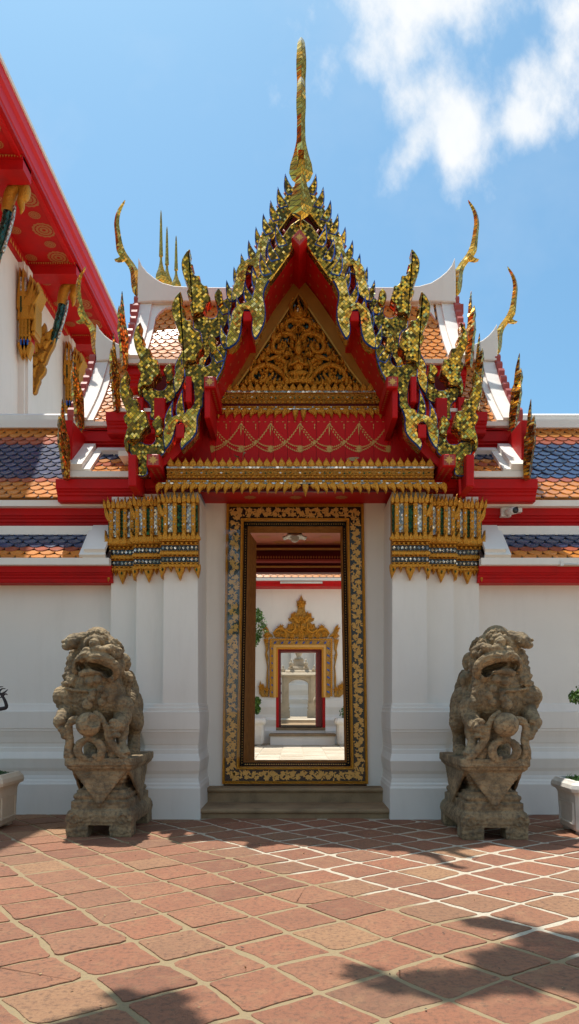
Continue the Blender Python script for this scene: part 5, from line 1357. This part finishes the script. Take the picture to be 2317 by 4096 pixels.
    for zx, zy in [(85, 1130), (90, 1175), (120, 1215), (150, 1255), (165, 1300)]: S(zx, zy, -.02, .036)
    for zx, zy in [(70, 1150), (100, 1210)]: p = L(zx+10, zy, -.03); q = L(zx-12, zy+8, -.06); b.tube([p, q], [.02*s_, .004*s_], stone, 6)
    Tb([(850, 980, .30), (850, 1080, .24), (820, 1150, .10), (780, 1190, .0)], [.13, .11, .09, .08]); S(770, 1190, -.0, .07)
    for zx, zy, e in [(700, 1135, 0), (695, 1190, 0), (705, 1245, 0), (720, 1300, 0)]: Tb([(zx+90, zy-10, .0), (zx+40, zy-14, -.05), (zx, zy+6, -.04)], [.03, .032, .02], 2)
    Tb([(840, 1180, .2), (850, 1250, .16), (830, 1350, .1), (850, 1420, .06), (900, 1520, .0)], [.09, .075, .06, .055, .05])
    # ribbons
    R2 = [.040, .044, .044, .042]
    for o_ in (-14, 14):
        Tb([(340, 1105+o_, -.02), (250, 1130+o_, -.01), (215-o_, 1210, -.0), (235-o_, 1340, .0), (215-o_, 1460, .0), (225-o_*2, 1560, .02)], [.032, .035, .036, .036, .036, .036])
        Tb([(520, 1030+o_, .02), (610, 1110+o_, -.01), (670+o_, 1200, -.02), (690+o_, 1310, -.02), (750+o_, 1420, -.01), (840+o_, 1520, .0), (900+o_*2, 1580, .02)], [.03, .034, .036, .036, .036, .036, .034])
        Tb([(440, 1335, -.03), (365-o_, 1370, -.02), (325-o_, 1450, -.02), (355-o_, 1530, -.01), (430-o_, 1580, .0)], [.03, .036, .038, .036, .03])
        Tb([(470, 1335, -.03), (560+o_, 1370, -.02), (610+o_, 1450, -.02), (590+o_, 1540, -.01), (545, 1580+o_*.4, .0)], [.03, .036, .038, .036, .03])
    S(520, 1535, -.01, .03); Tb([(420, 1310, -.03), (490, 1310, -.03)], [.045, .045])
    Tb([(240, 1400, .06), (270, 1500, .06), (280, 1580, .06)], [.05, .06, .06]); Tb([(650, 1350, .06), (720, 1480, .06), (760, 1580, .06)], [.05, .06, .07])
    S(560, 1560, .55, .16, (1.6, 2.2, .35)); S(600, 1250, .75, .2)
    cuts = []
    c = MB(); c.ell(L(565, 498, .0), (.165*s_, .26*s_, .044*s_), stone, 16, 10, rot=Matrix.Rotation(R(16)*sx, 3, 'Y')); cuts.append(c)
    c = MB(); c.ell(L(665, 560, .04), (.075*s_, .22*s_, .052*s_), stone, 12, 8, rot=Matrix.Rotation(R(50)*sx, 3, 'Y')); cuts.append(c)
    c = MB(); c.ell(L(338, 488, .02), (.055*s_, .20*s_, .062*s_), stone, 12, 8); cuts.append(c)
    voxel(b, .0075*s_, 'lion_body', root, stone, cuts, .010, 1, .8)
    # ball with its ribbon knot
    ball = MB(); ball.ell(L(450, 1165, -.05), .138*s_, stone, 24, 18)
    bc = []
    if not mirror:
        c = MB(); c.ell(L(530, 1110, -.16), (.09*s_, .12*s_, .095*s_), stone, 14, 10, rot=Matrix.Rotation(R(30), 3, 'Y')); bc.append(c)
    voxel(ball, .012*s_, 'carved_ball', root, stone, bc, .006)
    # pedestal
    p = MB(); hw, d = .365*s_, 1.22*s_; z = lambda v: v*s_
    def loop(i, zz, ch=.0):
        i *= s_; x0, x1, y0, y1 = -hw+i, hw-i, i, d-i; c_ = ch*s_
        return [(x0+c_, y0, z(zz)), (x1-c_, y0, z(zz)), (x1, y0+c_, z(zz)), (x1, y1-c_, z(zz)), (x1-c_, y1, z(zz)), (x0+c_, y1, z(zz)), (x0, y1-c_, z(zz)), (x0, y0+c_, z(zz))]
    prof = [(.0, .13), (-.01, .17), (-.012, .24), (.01, .29), (.035, .305), (.035, .40), (.065, .405), (.065, .425), (.055, .43), (.05, .455), (.06, .475), (.085, .485), (.085, .52), (.135, .53), (.15, .565), (.14, .595), (.115, .605), (.125, .625), (.105, .64), (.085, .665), (.105, .68), (.08, .685), (.08, .71), (.06, .72), (.06, .755)]
    p.loft([loop(i, zz, .02) for i, zz in prof], stone); p.loft([loop(i, zz, .012) for i, zz in [(.025, .748), (.02, .762), (.0, .775), (.0, .80), (-.016, .805), (-.02, .82), (-.02, .888), (-.014, .893)]], stone)
    for x0, x1 in ((-hw, -hw+.24*s_), (hw-.24*s_, hw)):
        for y0, y1 in ((0, .26*s_), (d-.26*s_, d)):
            xm = x1 if x0 < 0 else x0
            p.loft([[(x0, y0, 0), (x1, y0, 0), (x1, y1, 0), (x0, y1, 0)], [(x0-.012, y0-.012, z(.08)), (x1, y0-.012, z(.08)), (x1, y1, z(.08)), (x0, y1, z(.08))], [(x0, y0, z(.16)), (x1, y0, z(.16)), (x1, y1, z(.16)), (x0, y1, z(.16))]], stone)
    # scroll rolls on the base corners
    for x in (-hw+.07*s_, hw-.07*s_): p.tube([(x, -.012*s_, z(.20)), (x, d, z(.20))], .085*s_, stone, 12)
    for xx in (-1, 1):
        for kk in range(14):
            a = kk*.55; r = .075*s_*(1-kk/16); p.ell((xx*(hw-.10*s_)+r*math.cos(a), -.018*s_, z(.19)+r*math.sin(a)), .012*s_, stone, 6, 4)
    # hanging triangular cloths
    def tri(a, b_, c_, n, t=.03):
        a, b_, c_, n = Vector(a), Vector(b_), Vector(c_), Vector(n)*t*s_
        p.extr([a, b_, c_], [a+n, b_+n, c_+n], stone); q = (a+b_+c_)/3
        p.extr([a.lerp(q, .1)+n, b_.lerp(q, .1)+n, c_.lerp(q, .1)+n], [a.lerp(q, .14)+n*1.2, b_.lerp(q, .14)+n*1.2, c_.lerp(q, .14)+n*1.2], stone)
    tri((-hw+.07*s_, .065*s_, z(.742)), (hw-.07*s_, .065*s_, z(.742)), (0, .035*s_, z(.335)), (0, -1, 0)); 
    tri((hw-.065*s_, .08*s_, z(.742)), (hw-.065*s_, d-.08*s_, z(.742)), (hw-.035*s_, d*.5, z(.335)), (1, 0, 0)); tri((-hw+.065*s_, .08*s_, z(.742)), (-hw+.065*s_, d-.08*s_, z(.742)), (-hw+.035*s_, d*.5, z(.335)), (-1, 0, 0))
    voxel(p, .009*s_, 'pedestal', root, stone, (), .006, 0)
    return root
lion((-2.215, 8.44, 0), False, 'weathered stone guardian lion left of the steps, holding a broken ball', 'stone guardian lions', 1., 0)
lion((2.215, 8.27, 0), True, 'weathered stone guardian lion right of the steps, holding an unbroken ball', 'stone guardian lions', 1.0, 0)

# ------------------------------------------------------------------ planters and their plants
def planter(loc, label, m, w=.80, h=.66, rz=0.):
    root = thing('stone_planter', label, 'planter', loc, rz, 'planters along the gallery')
    def lp(r, z, ch=.075): 
        c = r*ch*2; return [(-r+c, -r, z), (r-c, -r, z), (r, -r+c, z), (r, r-c, z), (r-c, r, z), (-r+c, r, z), (-r, r-c, z), (-r, -r+c, z)]
    H = w/2; L = loc[2]
    def at(l): return [(x+loc[0], y+loc[1], z) for x, y, z in l]
    mb = MB(); mb.loft([at(lp(H*k, z*h)) for k, z in [(.80, .05), (.85, .09), (.90, .6), (.91, .70), (.93, .74), (.97, .78)]], m); mb.build('tub', root)
    mb = MB(); mb.loft([at(lp(H*k, z*h)) for k, z in [(.95, .775), (1.06, .80), (1.09, .86), (1.06, .93), (1.0, .97), (.97, 1.0), (.86, 1.0), (.86, .93)]], m); mb.build('rim', root)
    mb = MB()
    for sx in (-1, 1):
        for sy in (-1, 1): mb.box(loc[0]+sx*H*.55-.07, loc[0]+sx*H*.55+.07, loc[1]+sy*H*.55-.07, loc[1]+sy*H*.55+.07, 0, .06, m)
    mb.build('foot', root)
    mb = MB()
    for (nx, ny, tx, ty, hw) in ((0, -1, 1, 0, .6), (-1, 0, 0, 1, .6), (1, 0, 0, 1, .6)):
        r0 = H*.875 if abs(nx) < .1 or abs(ny) < .1 else H*.83*1.13
        c = Vector((loc[0]+nx*r0, loc[1]+ny*r0, 0)); t = Vector((tx, ty, 0)); n_ = Vector((nx, ny, 0))
        for a0, a1, z0, z1 in ((-hw*H, hw*H, .56, .58), (-hw*H, hw*H, .18, .20), (-hw*H, -hw*H+.02, .2, .56), (hw*H-.02, hw*H, .2, .56)):
            o = n_*(.02); l = [c+t*a0+Vector((0, 0, z0*h)), c+t*a1+Vector((0, 0, z0*h)), c+t*a1+Vector((0, 0, z1*h)), c+t*a0+Vector((0, 0, z1*h))]
            mb.extr([v-n_*.04 for v in l], [v+o for v in l], m)
    mb.build('panel_moulding', root)
    mb = MB(); mb.add(at(lp(H*.86, h*.94)), [tuple(range(8))], M['bark']); mb.build('soil', root)
    return root
def leafquad(mb, p, r, rnd, mat, up=.3):
    a = Vector((rnd.gauss(0, 1), rnd.gauss(0, 1), rnd.gauss(0, 1)+up)).normalized(); u = a.orthogonal().normalized(); u = Matrix.Rotation(rnd.random()*6.28, 3, a) @ u; v = a.cross(u)
    q = [p-u*r, p-u*r*.2+v*r*.45, p+u*r*.5+v*r*.38, p+u*r, p+u*r*.5-v*r*.38+a*r*.12, p-u*r*.2-v*r*.45]
    mb.add(q, [(0, 1, 2, 3), (0, 3, 4, 5)], mat)
def clump(mb, c, r, n, leaf, rnd, mat, shell=.55):
    for _ in range(n):
        d = Vector((rnd.gauss(0, 1), rnd.gauss(0, 1), rnd.gauss(0, 1))).normalized(); k = shell+(1-shell)*rnd.random(); k *= 1+.16*noise.noise(d*2.5+Vector(c))
        p = Vector(c)+Vector((d.x*r[0]*k, d.y*r[1]*k, d.z*r[2]*k)); leafquad(mb, p, leaf*rnd.uniform(.7, 1.3), rnd, mat)
def cover(loc, w, h, label, mat, seed, blades=False):
    rnd = random.Random(seed); mb = MB()
    for _ in range(700):
        x, y = rnd.uniform(-w, w), rnd.uniform(-w, w)
        if abs(x)+abs(y) > w*1.55: continue
        leafquad(mb, Vector((loc[0]+x, loc[1]+y, h+rnd.random()*.05+.04*(1-(x*x+y*y)/(w*w)))), .022, rnd, mat, 1.)
    if blades:
        for _ in range(26):
            x, y = rnd.uniform(-w, w), rnd.uniform(-w, w*.4); p = Vector((loc[0]+x, loc[1]+y, h)); L = rnd.uniform(.06, .16); b = Vector((rnd.gauss(0, .05), rnd.gauss(0, .05), 0))
            mb.tube([p, p+Vector((0, 0, L*.6))+b*.4, p+Vector((0, 0, L))+b], [.006, .004, .001], M['grassblade'], 4)
    o = mb.build('ground_cover'); tag(o, label, 'ground cover', kind='stuff')
PL, PR = (-3.82, 9.10, 0), (3.54, 8.84, 0)
planter(PL, 'cream chamfered planter at the left edge beside the left lion', M['planter'], .74, .66, R(0))
planter(PR, 'white chamfered planter with flaking paint at the right edge beside the right lion', M['planterw'], .74, .62, R(0))
cover(PL, .30, .61, 'dark creeping plants filling the cream planter', M['ivy'], 1)
cover(PR, .30, .575, 'green creeping plants and grass blades filling the white planter', M['leaf'], 2, True)
bt = thing('bonsai_tree', 'bare dark twisted bonsai branch reaching in at the left edge', 'tree', (PL[0], PL[1], .6), group='clipped trees in the planters')
mb = MB(); X0 = PL[0]
def P8(px, py, Y=8.95): return W(px, py, Y)
mb.tube([(X0-.1, PL[1], .6), (X0-.18, PL[1], .95), (X0-.05, PL[1], 1.25), (X0-.25, PL[1]+.05, 1.55), (X0-.4, PL[1], 1.9)], [.06, .055, .045, .04, .03], M['twig'], 8, samples=4)
mb.tube([(X0-.12, PL[1], 1.35), P8(-30, 1786), P8(2, 1782), P8(16, 1777), P8(12, 1760), P8(2, 1745), P8(-12, 1738)], [.03, .028, .024, .022, .018, .015, .012], M['twig'], 7, samples=4)
for a, b_, c_ in (((2, 1745), (12, 1740), (20, 1733)), ((6, 1750), (14, 1744), (19, 1747)), ((-4, 1742), (4, 1732), (14, 1731)), ((-12, 1738), (-4, 1728), (8, 1726)), ((10, 1755), (4, 1752), (-4, 1756))):
    mb.tube([P8(*a), P8(*b_), P8(*c_)], [.014, .010, .004], M['twig'], 6, samples=3)
mb.build('trunk', bt)
mb = MB(); rnd = random.Random(5)
for c, r in (((X0-.75, PL[1], 1.75), .26), ((X0-.5, PL[1]+.1, 2.15), .3), ((X0-.95, PL[1]-.1, 1.3), .22)): clump(mb, c, (r, r, r*.7), 420, .03, rnd, M['leaf'])
mb.build('crown', bt)
tt = thing('topiary_tree', 'clipped leafy topiary tree at the right edge above the white planter', 'tree', (PR[0], PR[1], .6), group='clipped trees in the planters')
mb = MB(); mb.tube([(PR[0]+.05, PR[1], .6), (PR[0]+.14, PR[1], .9), (PR[0]+.1, PR[1], 1.2), (PR[0]+.22, PR[1], 1.6), (PR[0]+.2, PR[1], 2.2)], [.05, .045, .04, .03, .02], M['bark'], 8, samples=4); mb.build('trunk', tt)
mb = MB(); rnd = random.Random(6)
for c, r in ((P8(1456, 1752, 8.8), .13), (P8(1480, 1745, 8.8), .19), ((PR[0]+.5, PR[1]+.1, 2.1), .26), ((PR[0]+.35, PR[1]+.1, 2.45), .22)): clump(mb, c, (r, r, r*.62), 330 if r > .15 else 260, .022, rnd, M['leaf'])
mb.build('crown', tt)
# courtyard planters with clipped trees, seen through the gate
for (px, s, lab) in ((634, -1, 'white planter in the courtyard behind the left door leaf'), (876, 1, 'white planter in the courtyard behind the right door jamb')):
    Yc = 27.2; x = W(px, 0, Yc).x; planter((x, Yc, 0), lab, M['planterw'], .95, 1.0)
    t_ = thing('topiary_tree', ('clipped courtyard tree with rounded green crowns left of the gilded doorway' if s < 0 else 'low leafy shrub in the courtyard planter right of the gilded doorway'), 'tree', (x, Yc, .9), group='clipped trees in the planters')
    mb = MB(); top = 4.2 if s < 0 else 1.3
    mb.tube([(x, Yc, .9), (x+.15*s, Yc, 1.8 if s < 0 else 1.1), (x, Yc, top)], [.08, .07, .05], M['bark'], 8, samples=4); mb.build('trunk', t_)
    mb = MB(); rnd = random.Random(9)
    if s < 0:
        for (a, b_, r) in ((632, 1574, .70), (636, 1548, .42), (634, 1604, .40), (645, 1762, .20), (640, 1775, .22), (644, 1784, .2), (628, 1770, .25)):
            c = W(a, b_, Yc); clump(mb, c, (r*.85, r*.85, r*.8), int(900*r+120), .05, rnd, M['leaf'])
    else: clump(mb, (x, Yc, 1.2), (.35, .35, .25), 300, .05, rnd, M['leaf'])
    mb.build('crown', t_)

# ------------------------------------------------------------------ fittings
cam_t = thing('security_camera', 'small white security camera on the red fascia right of the gate', 'camera', tuple(W(1272, 1290, 10.3)))
mb = MB(); a, b_ = W(1258, 1300, 10.35), W(1283, 1278, 10.35); mb.box(a.x, b_.x, 10.30, 10.42, a.z, b_.z, M['offwhite']); mb.build('mount', cam_t)
mb = MB(); c = W(1277, 1287, 10.25); mb.tube([(c.x, 10.36, c.z), (c.x+.02, 10.22, c.z), (c.x+.06, 10.12, c.z-.01)], [.045, .05, .05], M['offwhite'], 12); mb.build('body', cam_t)
mb = MB(); mb.tube([(c.x+.06, 10.118, c.z-.01), (c.x+.066, 10.10, c.z-.012)], [.042, .042], M['black'], 12); mb.build('lens', cam_t)
mb = MB(); a, b_ = W(1295, 1290, 10.35), W(1309, 1280, 10.35); mb.box(a.x+.02, b_.x, 10.28, 10.42, a.z, b_.z, M['offwhite']); mb.box(a.x, a.x+.02, 10.29, 10.40, a.z, b_.z+.01, M['black'])
mb.prism([(a.x+.03, b_.z), (b_.x-.01, b_.z), (b_.x-.03, b_.z+.02), (a.x+.04, b_.z+.02)], 10.30, 10.38, M['offwhite'])
tag(mb.build('junction_box'), 'tiny white junction box right of the security camera', 'junction box')
def tubelamp(x0, x1, Y, z, label):
    t_ = thing('tube_lamp', label, 'lamp', ((x0+x1)/2, Y, z), group='fluorescent tube lamps on the fascias')
    mb = MB(); mb.strip([(Y, z+.035), (Y+.08, z+.035), (Y+.08, z-.035), (Y+.03, z-.03), (Y, z-.01)], x0, x1, M['planter']); mb.build('housing', t_)
    mb = MB(); mb.tube([(x0+.04, Y-.012, z-.022), (x1-.04, Y-.012, z-.022)], .016, M['offwhite'], 8); mb.build('tube', t_)
    mb = MB()
    for x in (x0+.02, x1-.02): mb.box(x-.02, x+.02, Y-.035, Y+.02, z-.045, z+.02, M['offwhite'])
    mb.build('socket', t_)
p = W(1408, 1414, 9.85); tubelamp(p.x, p.x+1.2, 9.86, p.z, 'tube lamp on the lower red fascia at the right edge')
p = W(705, 1463, 27.6); q = W(811, 1463, 27.6); tubelamp(p.x, q.x, 27.66, p.z, 'tube lamp on the red fascia above the gilded courtyard doorway')
lp_ = thing('ceiling_lamp', 'small ceiling lamp with wavy glass shade hanging inside the gate passage', 'lamp', tuple(W(741, 1330, 12.4)))
c = W(741, 1330, 12.4); mb = MB(); mb.lathe(c.x, 12.4, [(.02, 4.5), (.02, c.z+.02), (.06, c.z), (.11, c.z-.04), (.13, c.z-.10), (.125, c.z-.11)], M['bark'], 18); mb.build('cap', lp_)
mb = MB(); n = 36; lo = []
for r, dz, wv in ((.11, -.09, 0), (.15, -.12, .006), (.20, -.135, .016), (.205, -.145, .016), (.14, -.14, .004)): lo.append([(c.x+r*math.cos(2*math.pi*i/n), 12.4+r*math.sin(2*math.pi*i/n), c.z+dz+wv*math.cos(12*math.pi*i/n*1.)) for i in range(n)])
mb.loft(lo, M['offwhite'], True); mb.build('glass_shade', lp_)
mb = MB(); mb.ell((c.x, 12.4, c.z-.155), (.075, .075, .065), M['offwhite'], 14, 10); mb.build('bulb', lp_)
# dry leaves lying on the ledge below the frieze
for i, (px, py, sz, rot, lab) in enumerate(((614, 1145, .13, 1.2, 'large curled dry leaf on the ledge left of centre'), (596, 1150, .14, 2.3, 'long narrow dry leaf leaning on the ledge, leftmost'), (887, 1156, .17, .15, 'flat dry leaf lying on the ledge right of centre'))):
    c = W(px, py, 9.95); mb = MB(); u = Vector((math.cos(rot), 0, math.sin(rot))); v = Vector((-.15*math.sin(rot), .4, .25*math.cos(rot)))
    rows = []
    for k in range(7):
        t = k/6; w = sz*.42*math.sin(math.pi*(t*.94+.03)); m_ = c+u*sz*(t-.5)+Vector((0, -.03*math.sin(3*t), .02*math.sin(5*t+i)))
        rows.append((m_-v*w, m_, m_+v*w+Vector((0, 0, w*.5))))
    vs = [p for r in rows for p in r]; fs = []
    for k in range(6):
        for j in (0, 1): fs.append((3*k+j, 3*k+j+1, 3*k+3+j+1, 3*k+3+j))
    mb.add(vs+[p+Vector((0, .004, .003)) for p in vs], fs+[tuple(a+21 for a in f[::-1]) for f in fs], M['dryleaf'])
    tag(mb.build('dry_leaf'), lab, 'leaf', 'dry leaves on the gate ledge')
# fallen bits on the paving
mb = MB(); rnd = random.Random(12)
for _ in range(240):
    x, y = rnd.uniform(-3, 3), rnd.uniform(3, 9.6); leafquad(mb, Vector((x, y, .012)), rnd.uniform(.006, .014), rnd, M['dryleaf'] if rnd.random() < .7 else M['bark'], 3.)
tag(mb.build('leaf_litter'), 'tiny dry leaf scraps scattered over the pavers', 'litter', kind='stuff')

# ------------------------------------------------------------------ overhanging tree that shades the foreground
tree = thing('shade_tree', 'large leafy tree behind the viewer whose branches shade the foreground pavers, its unseen rear crown widened to block low sky light', 'tree', (4.6, -1.5, 0))
spots = [(915, 2441, .09), (1000, 2474, .09), (1075, 2466, .11), (1160, 2474, .15), (1230, 2458, .13), (1250, 2325, .12), (1200, 2320, .06), (1310, 2335, .08), (1245, 2412, .12), (1320, 2405, .14), (1390, 2415, .11), (1400, 2368, .12), (1340, 2362, .10), (1440, 2475, .11), (1380, 2462, .09), (1450, 2420, .10), (1470, 2370, .2), (1500, 2440, .25), (1100, 2490, .10), (1300, 2470, .14),
         (412, 2516, .07), (355, 2532, .08), (240, 2566, .09), (445, 2566, .09), (305, 2504, .035), (390, 2590, .1), (180, 2585, .08), (300, 2580, .06)]
mb = MB(); rnd = random.Random(21); tips = []
for px, py, r in spots:
    d = 1.5*FOC/(py-CY); g = Vector(((px-CX)/FOC*d, d, 0)); h = (9.6 if py < 2350 else 8.8)+rnd.uniform(-.2, .3); c = g+Vector((-SA*h, SB*h, h)); tips.append(c)
    clump(mb, c, (r*1.15, r*1.5, .16), int(30+520*r), .095, rnd, M['leaf'], .05)
for _ in range(70):  # wide unseen crown behind the viewer, added to cut low sky light
    c = (rnd.uniform(-13, 14), rnd.uniform(-9, -4.5), rnd.uniform(2.2, 11)); clump(mb, c, (1.4, 1.2, 1.0), 34, .30, rnd, M['leaf'], .1)
mb.build('crown', tree)
mb = MB(); mb.tube([(4.6, -1.5, -.1), (4.5, -1.5, 2.5), (4.3, -1.2, 5.5), (4.0, -.6, 8.2)], [.32, .27, .22, .16], M['bark'], 10, samples=4)
hub = Vector((4.0, -.6, 8.2))
mb.tube([hub, Vector((2.6, 3.0, 8.9)), Vector((1.2, 5.6, 9.3))], [.12, .06, .02], M['bark'], 6, samples=3); mb.tube([hub, Vector((1.0, 2.2, 9.0)), Vector((-2.2, 5.0, 9.3))], [.12, .05, .02], M['bark'], 6, samples=3)
mb.build('trunk', tree)

# ------------------------------------------------------------------ camera, sky, sun
cd = bpy.data.cameras.new('camera'); co = bpy.data.objects.new('camera', cd); COL.objects.link(co); SC.camera = co
co.location = (0, 0, CAMH); co.rotation_euler = (R(90), 0, 0)
cd.sensor_fit = 'VERTICAL'; cd.sensor_height = 36; cd.sensor_width = 36*1456/2574; cd.lens = FOC/2574*36
cd.shift_y = (CY-1287)/2574; cd.shift_x = -(CX-728)/2574; cd.clip_end = 1000; cd.clip_start = .1
sd = Vector((SA, -SB, -1)).normalized()
sl = bpy.data.lights.new('sun', 'SUN'); so = bpy.data.objects.new('sun', sl); COL.objects.link(so)
so.rotation_euler = sd.to_track_quat('-Z', 'Y').to_euler(); sl.energy = SUN_E; sl.angle = R(.53); sl.color = (1., .955, .88); so.location = (0, 0, 30)
wd = bpy.data.worlds.new('World'); SC.world = wd; wd.use_nodes = True
t = NT(wd.node_tree); bgn = wd.node_tree.nodes['Background']; outn = wd.node_tree.nodes['World Output']
sk = t.n('ShaderNodeTexSky'); sk.sky_type = 'NISHITA'; sk.sun_disc = False
sk.sun_elevation = math.atan2(1, math.hypot(SA, SB)); sk.sun_rotation = math.atan2(-SA, SB); sk.altitude = 0; sk.air_density = 1.; sk.dust_density = SKY_DUST; sk.ozone_density = .6
t.l(t.mix(1., sk.outputs[0], (*SKY_TINT, 1), 'MULTIPLY'), bgn.inputs[0]); bgn.inputs[1].default_value = SKY_E
# clouds high to the right of the spire, drawn by direction on the sky dome
dirn = t.n('ShaderNodeTexCoord').outputs['Generated']
sp = t.n('ShaderNodeSeparateXYZ'); t.l(dirn, sp.inputs[0])
ymax = t.math('MAXIMUM', sp.outputs[1], .02)
u = t.math('DIVIDE', sp.outputs[0], ymax); v = t.math('DIVIDE', sp.outputs[2], ymax)
cb = t.n('ShaderNodeCombineXYZ'); t.l(u, cb.inputs[0]); t.l(v, cb.inputs[1]); uv = cb.outputs[0]
mpc = t.n('ShaderNodeMapping'); t.l(uv, mpc.inputs[0]); mpc.inputs['Location'].default_value = CLOUD_OFF; mpc.inputs['Rotation'].default_value = (0, 0, R(35)); mpc.inputs['Scale'].default_value = (1., .62, 1.)
nz = t.noise(mpc.outputs[0], 8.5, 14, .60); nz2 = t.noise(mpc.outputs[0], 3.2, 4, .5)
mask = None
for (px, py, rx, ry, rot) in ((1010, 110, 190, 120, 15), (1080, 10, 270, 110, 0), (1050, 230, 140, 120, 30), (1140, 320, 100, 140, 20), (1050, 350, 60, 110, -30), (1410, 150, 95, 190, -38), (1310, 300, 75, 80, -30), (1450, 30, 100, 110, 0)):
    a = R(rot); uu = t.math('SUBTRACT', u, (px-CX)/FOC); vv = t.math('SUBTRACT', v, (CY-py)/FOC)
    p = t.math('ADD', t.math('MULTIPLY', uu, math.cos(a)*FOC/rx), t.math('MULTIPLY', vv, math.sin(a)*FOC/rx)); q = t.math('ADD', t.math('MULTIPLY', uu, -math.sin(a)*FOC/ry), t.math('MULTIPLY', vv, math.cos(a)*FOC/ry))
    m_ = t.math('SUBTRACT', 1., t.math('SQRT', t.math('ADD', t.math('MULTIPLY', p, p), t.math('MULTIPLY', q, q))))
    mask = m_ if mask is None else t.math('SMOOTH_MAX', mask, m_, .25)
dens = t.math('ADD', mask, t.math('MULTIPLY', t.math('SUBTRACT', nz, .5), 4.2))
dens = t.math('ADD', dens, t.math('MULTIPLY', t.math('SUBTRACT', nz2, .5), 2.2))
mr = t.n('ShaderNodeMapRange', interpolation_type='SMOOTHSTEP'); t.l(dens, mr.inputs[0]); mr.inputs[1].default_value = -.35; mr.inputs[2].default_value = 1.15
veil = t.ramp(t.noise(uv, 1.6, 6, .6), [(.5, (0, 0, 0)), (.8, (.22,)*3)])
fac = t.math('MAXIMUM', t.math('MULTIPLY', mr.outputs[0], .96), veil); fac = t.math('MULTIPLY', fac, t.math('GREATER_THAN', sp.outputs[1], .02))
# broken cloud over the rest of the sky, behind the viewer
n3 = t.noise(dirn, 3.2, 9, .58)
mr2 = t.n('ShaderNodeMapRange', interpolation_type='SMOOTHSTEP'); t.l(n3, mr2.inputs[0]); mr2.inputs[1].default_value = .47; mr2.inputs[2].default_value = .60
back = t.math('MULTIPLY', mr2.outputs[0], t.math('LESS_THAN', sp.outputs[1], -.02))
fac = t.math('MAXIMUM', fac, back)
bg2 = t.n('ShaderNodeBackground'); t.v(bg2.inputs[0], t.mix(t.ramp(nz, [(.3, (0, 0, 0)), (.7, (1, 1, 1))]), (.80, .86, .92, 1), (1, 1, 1, 1))); bg2.inputs[1].default_value = CLOUD_E
mxs = t.n('ShaderNodeMixShader'); t.l(fac, mxs.inputs[0]); t.l(bgn.outputs[0], mxs.inputs[1]); t.l(bg2.outputs[0], mxs.inputs[2]); t.l(mxs.outputs[0], outn.inputs[0])
SC.view_settings.view_transform = 'Standard'; SC.view_settings.look = 'None'; SC.view_settings.exposure = EXPO; SC.view_settings.gamma = 1; SC.view_settings.use_curve_mapping = False
SC.render.film_transparent = False
SC.cycles.max_bounces = 8; SC.cycles.diffuse_bounces = 5; SC.cycles.glossy_bounces = 4; SC.cycles.transparent_max_bounces = 8; SC.cycles.use_denoising = True; SC.cycles.sample_clamp_indirect = 6
bpy.context.view_layer.update()
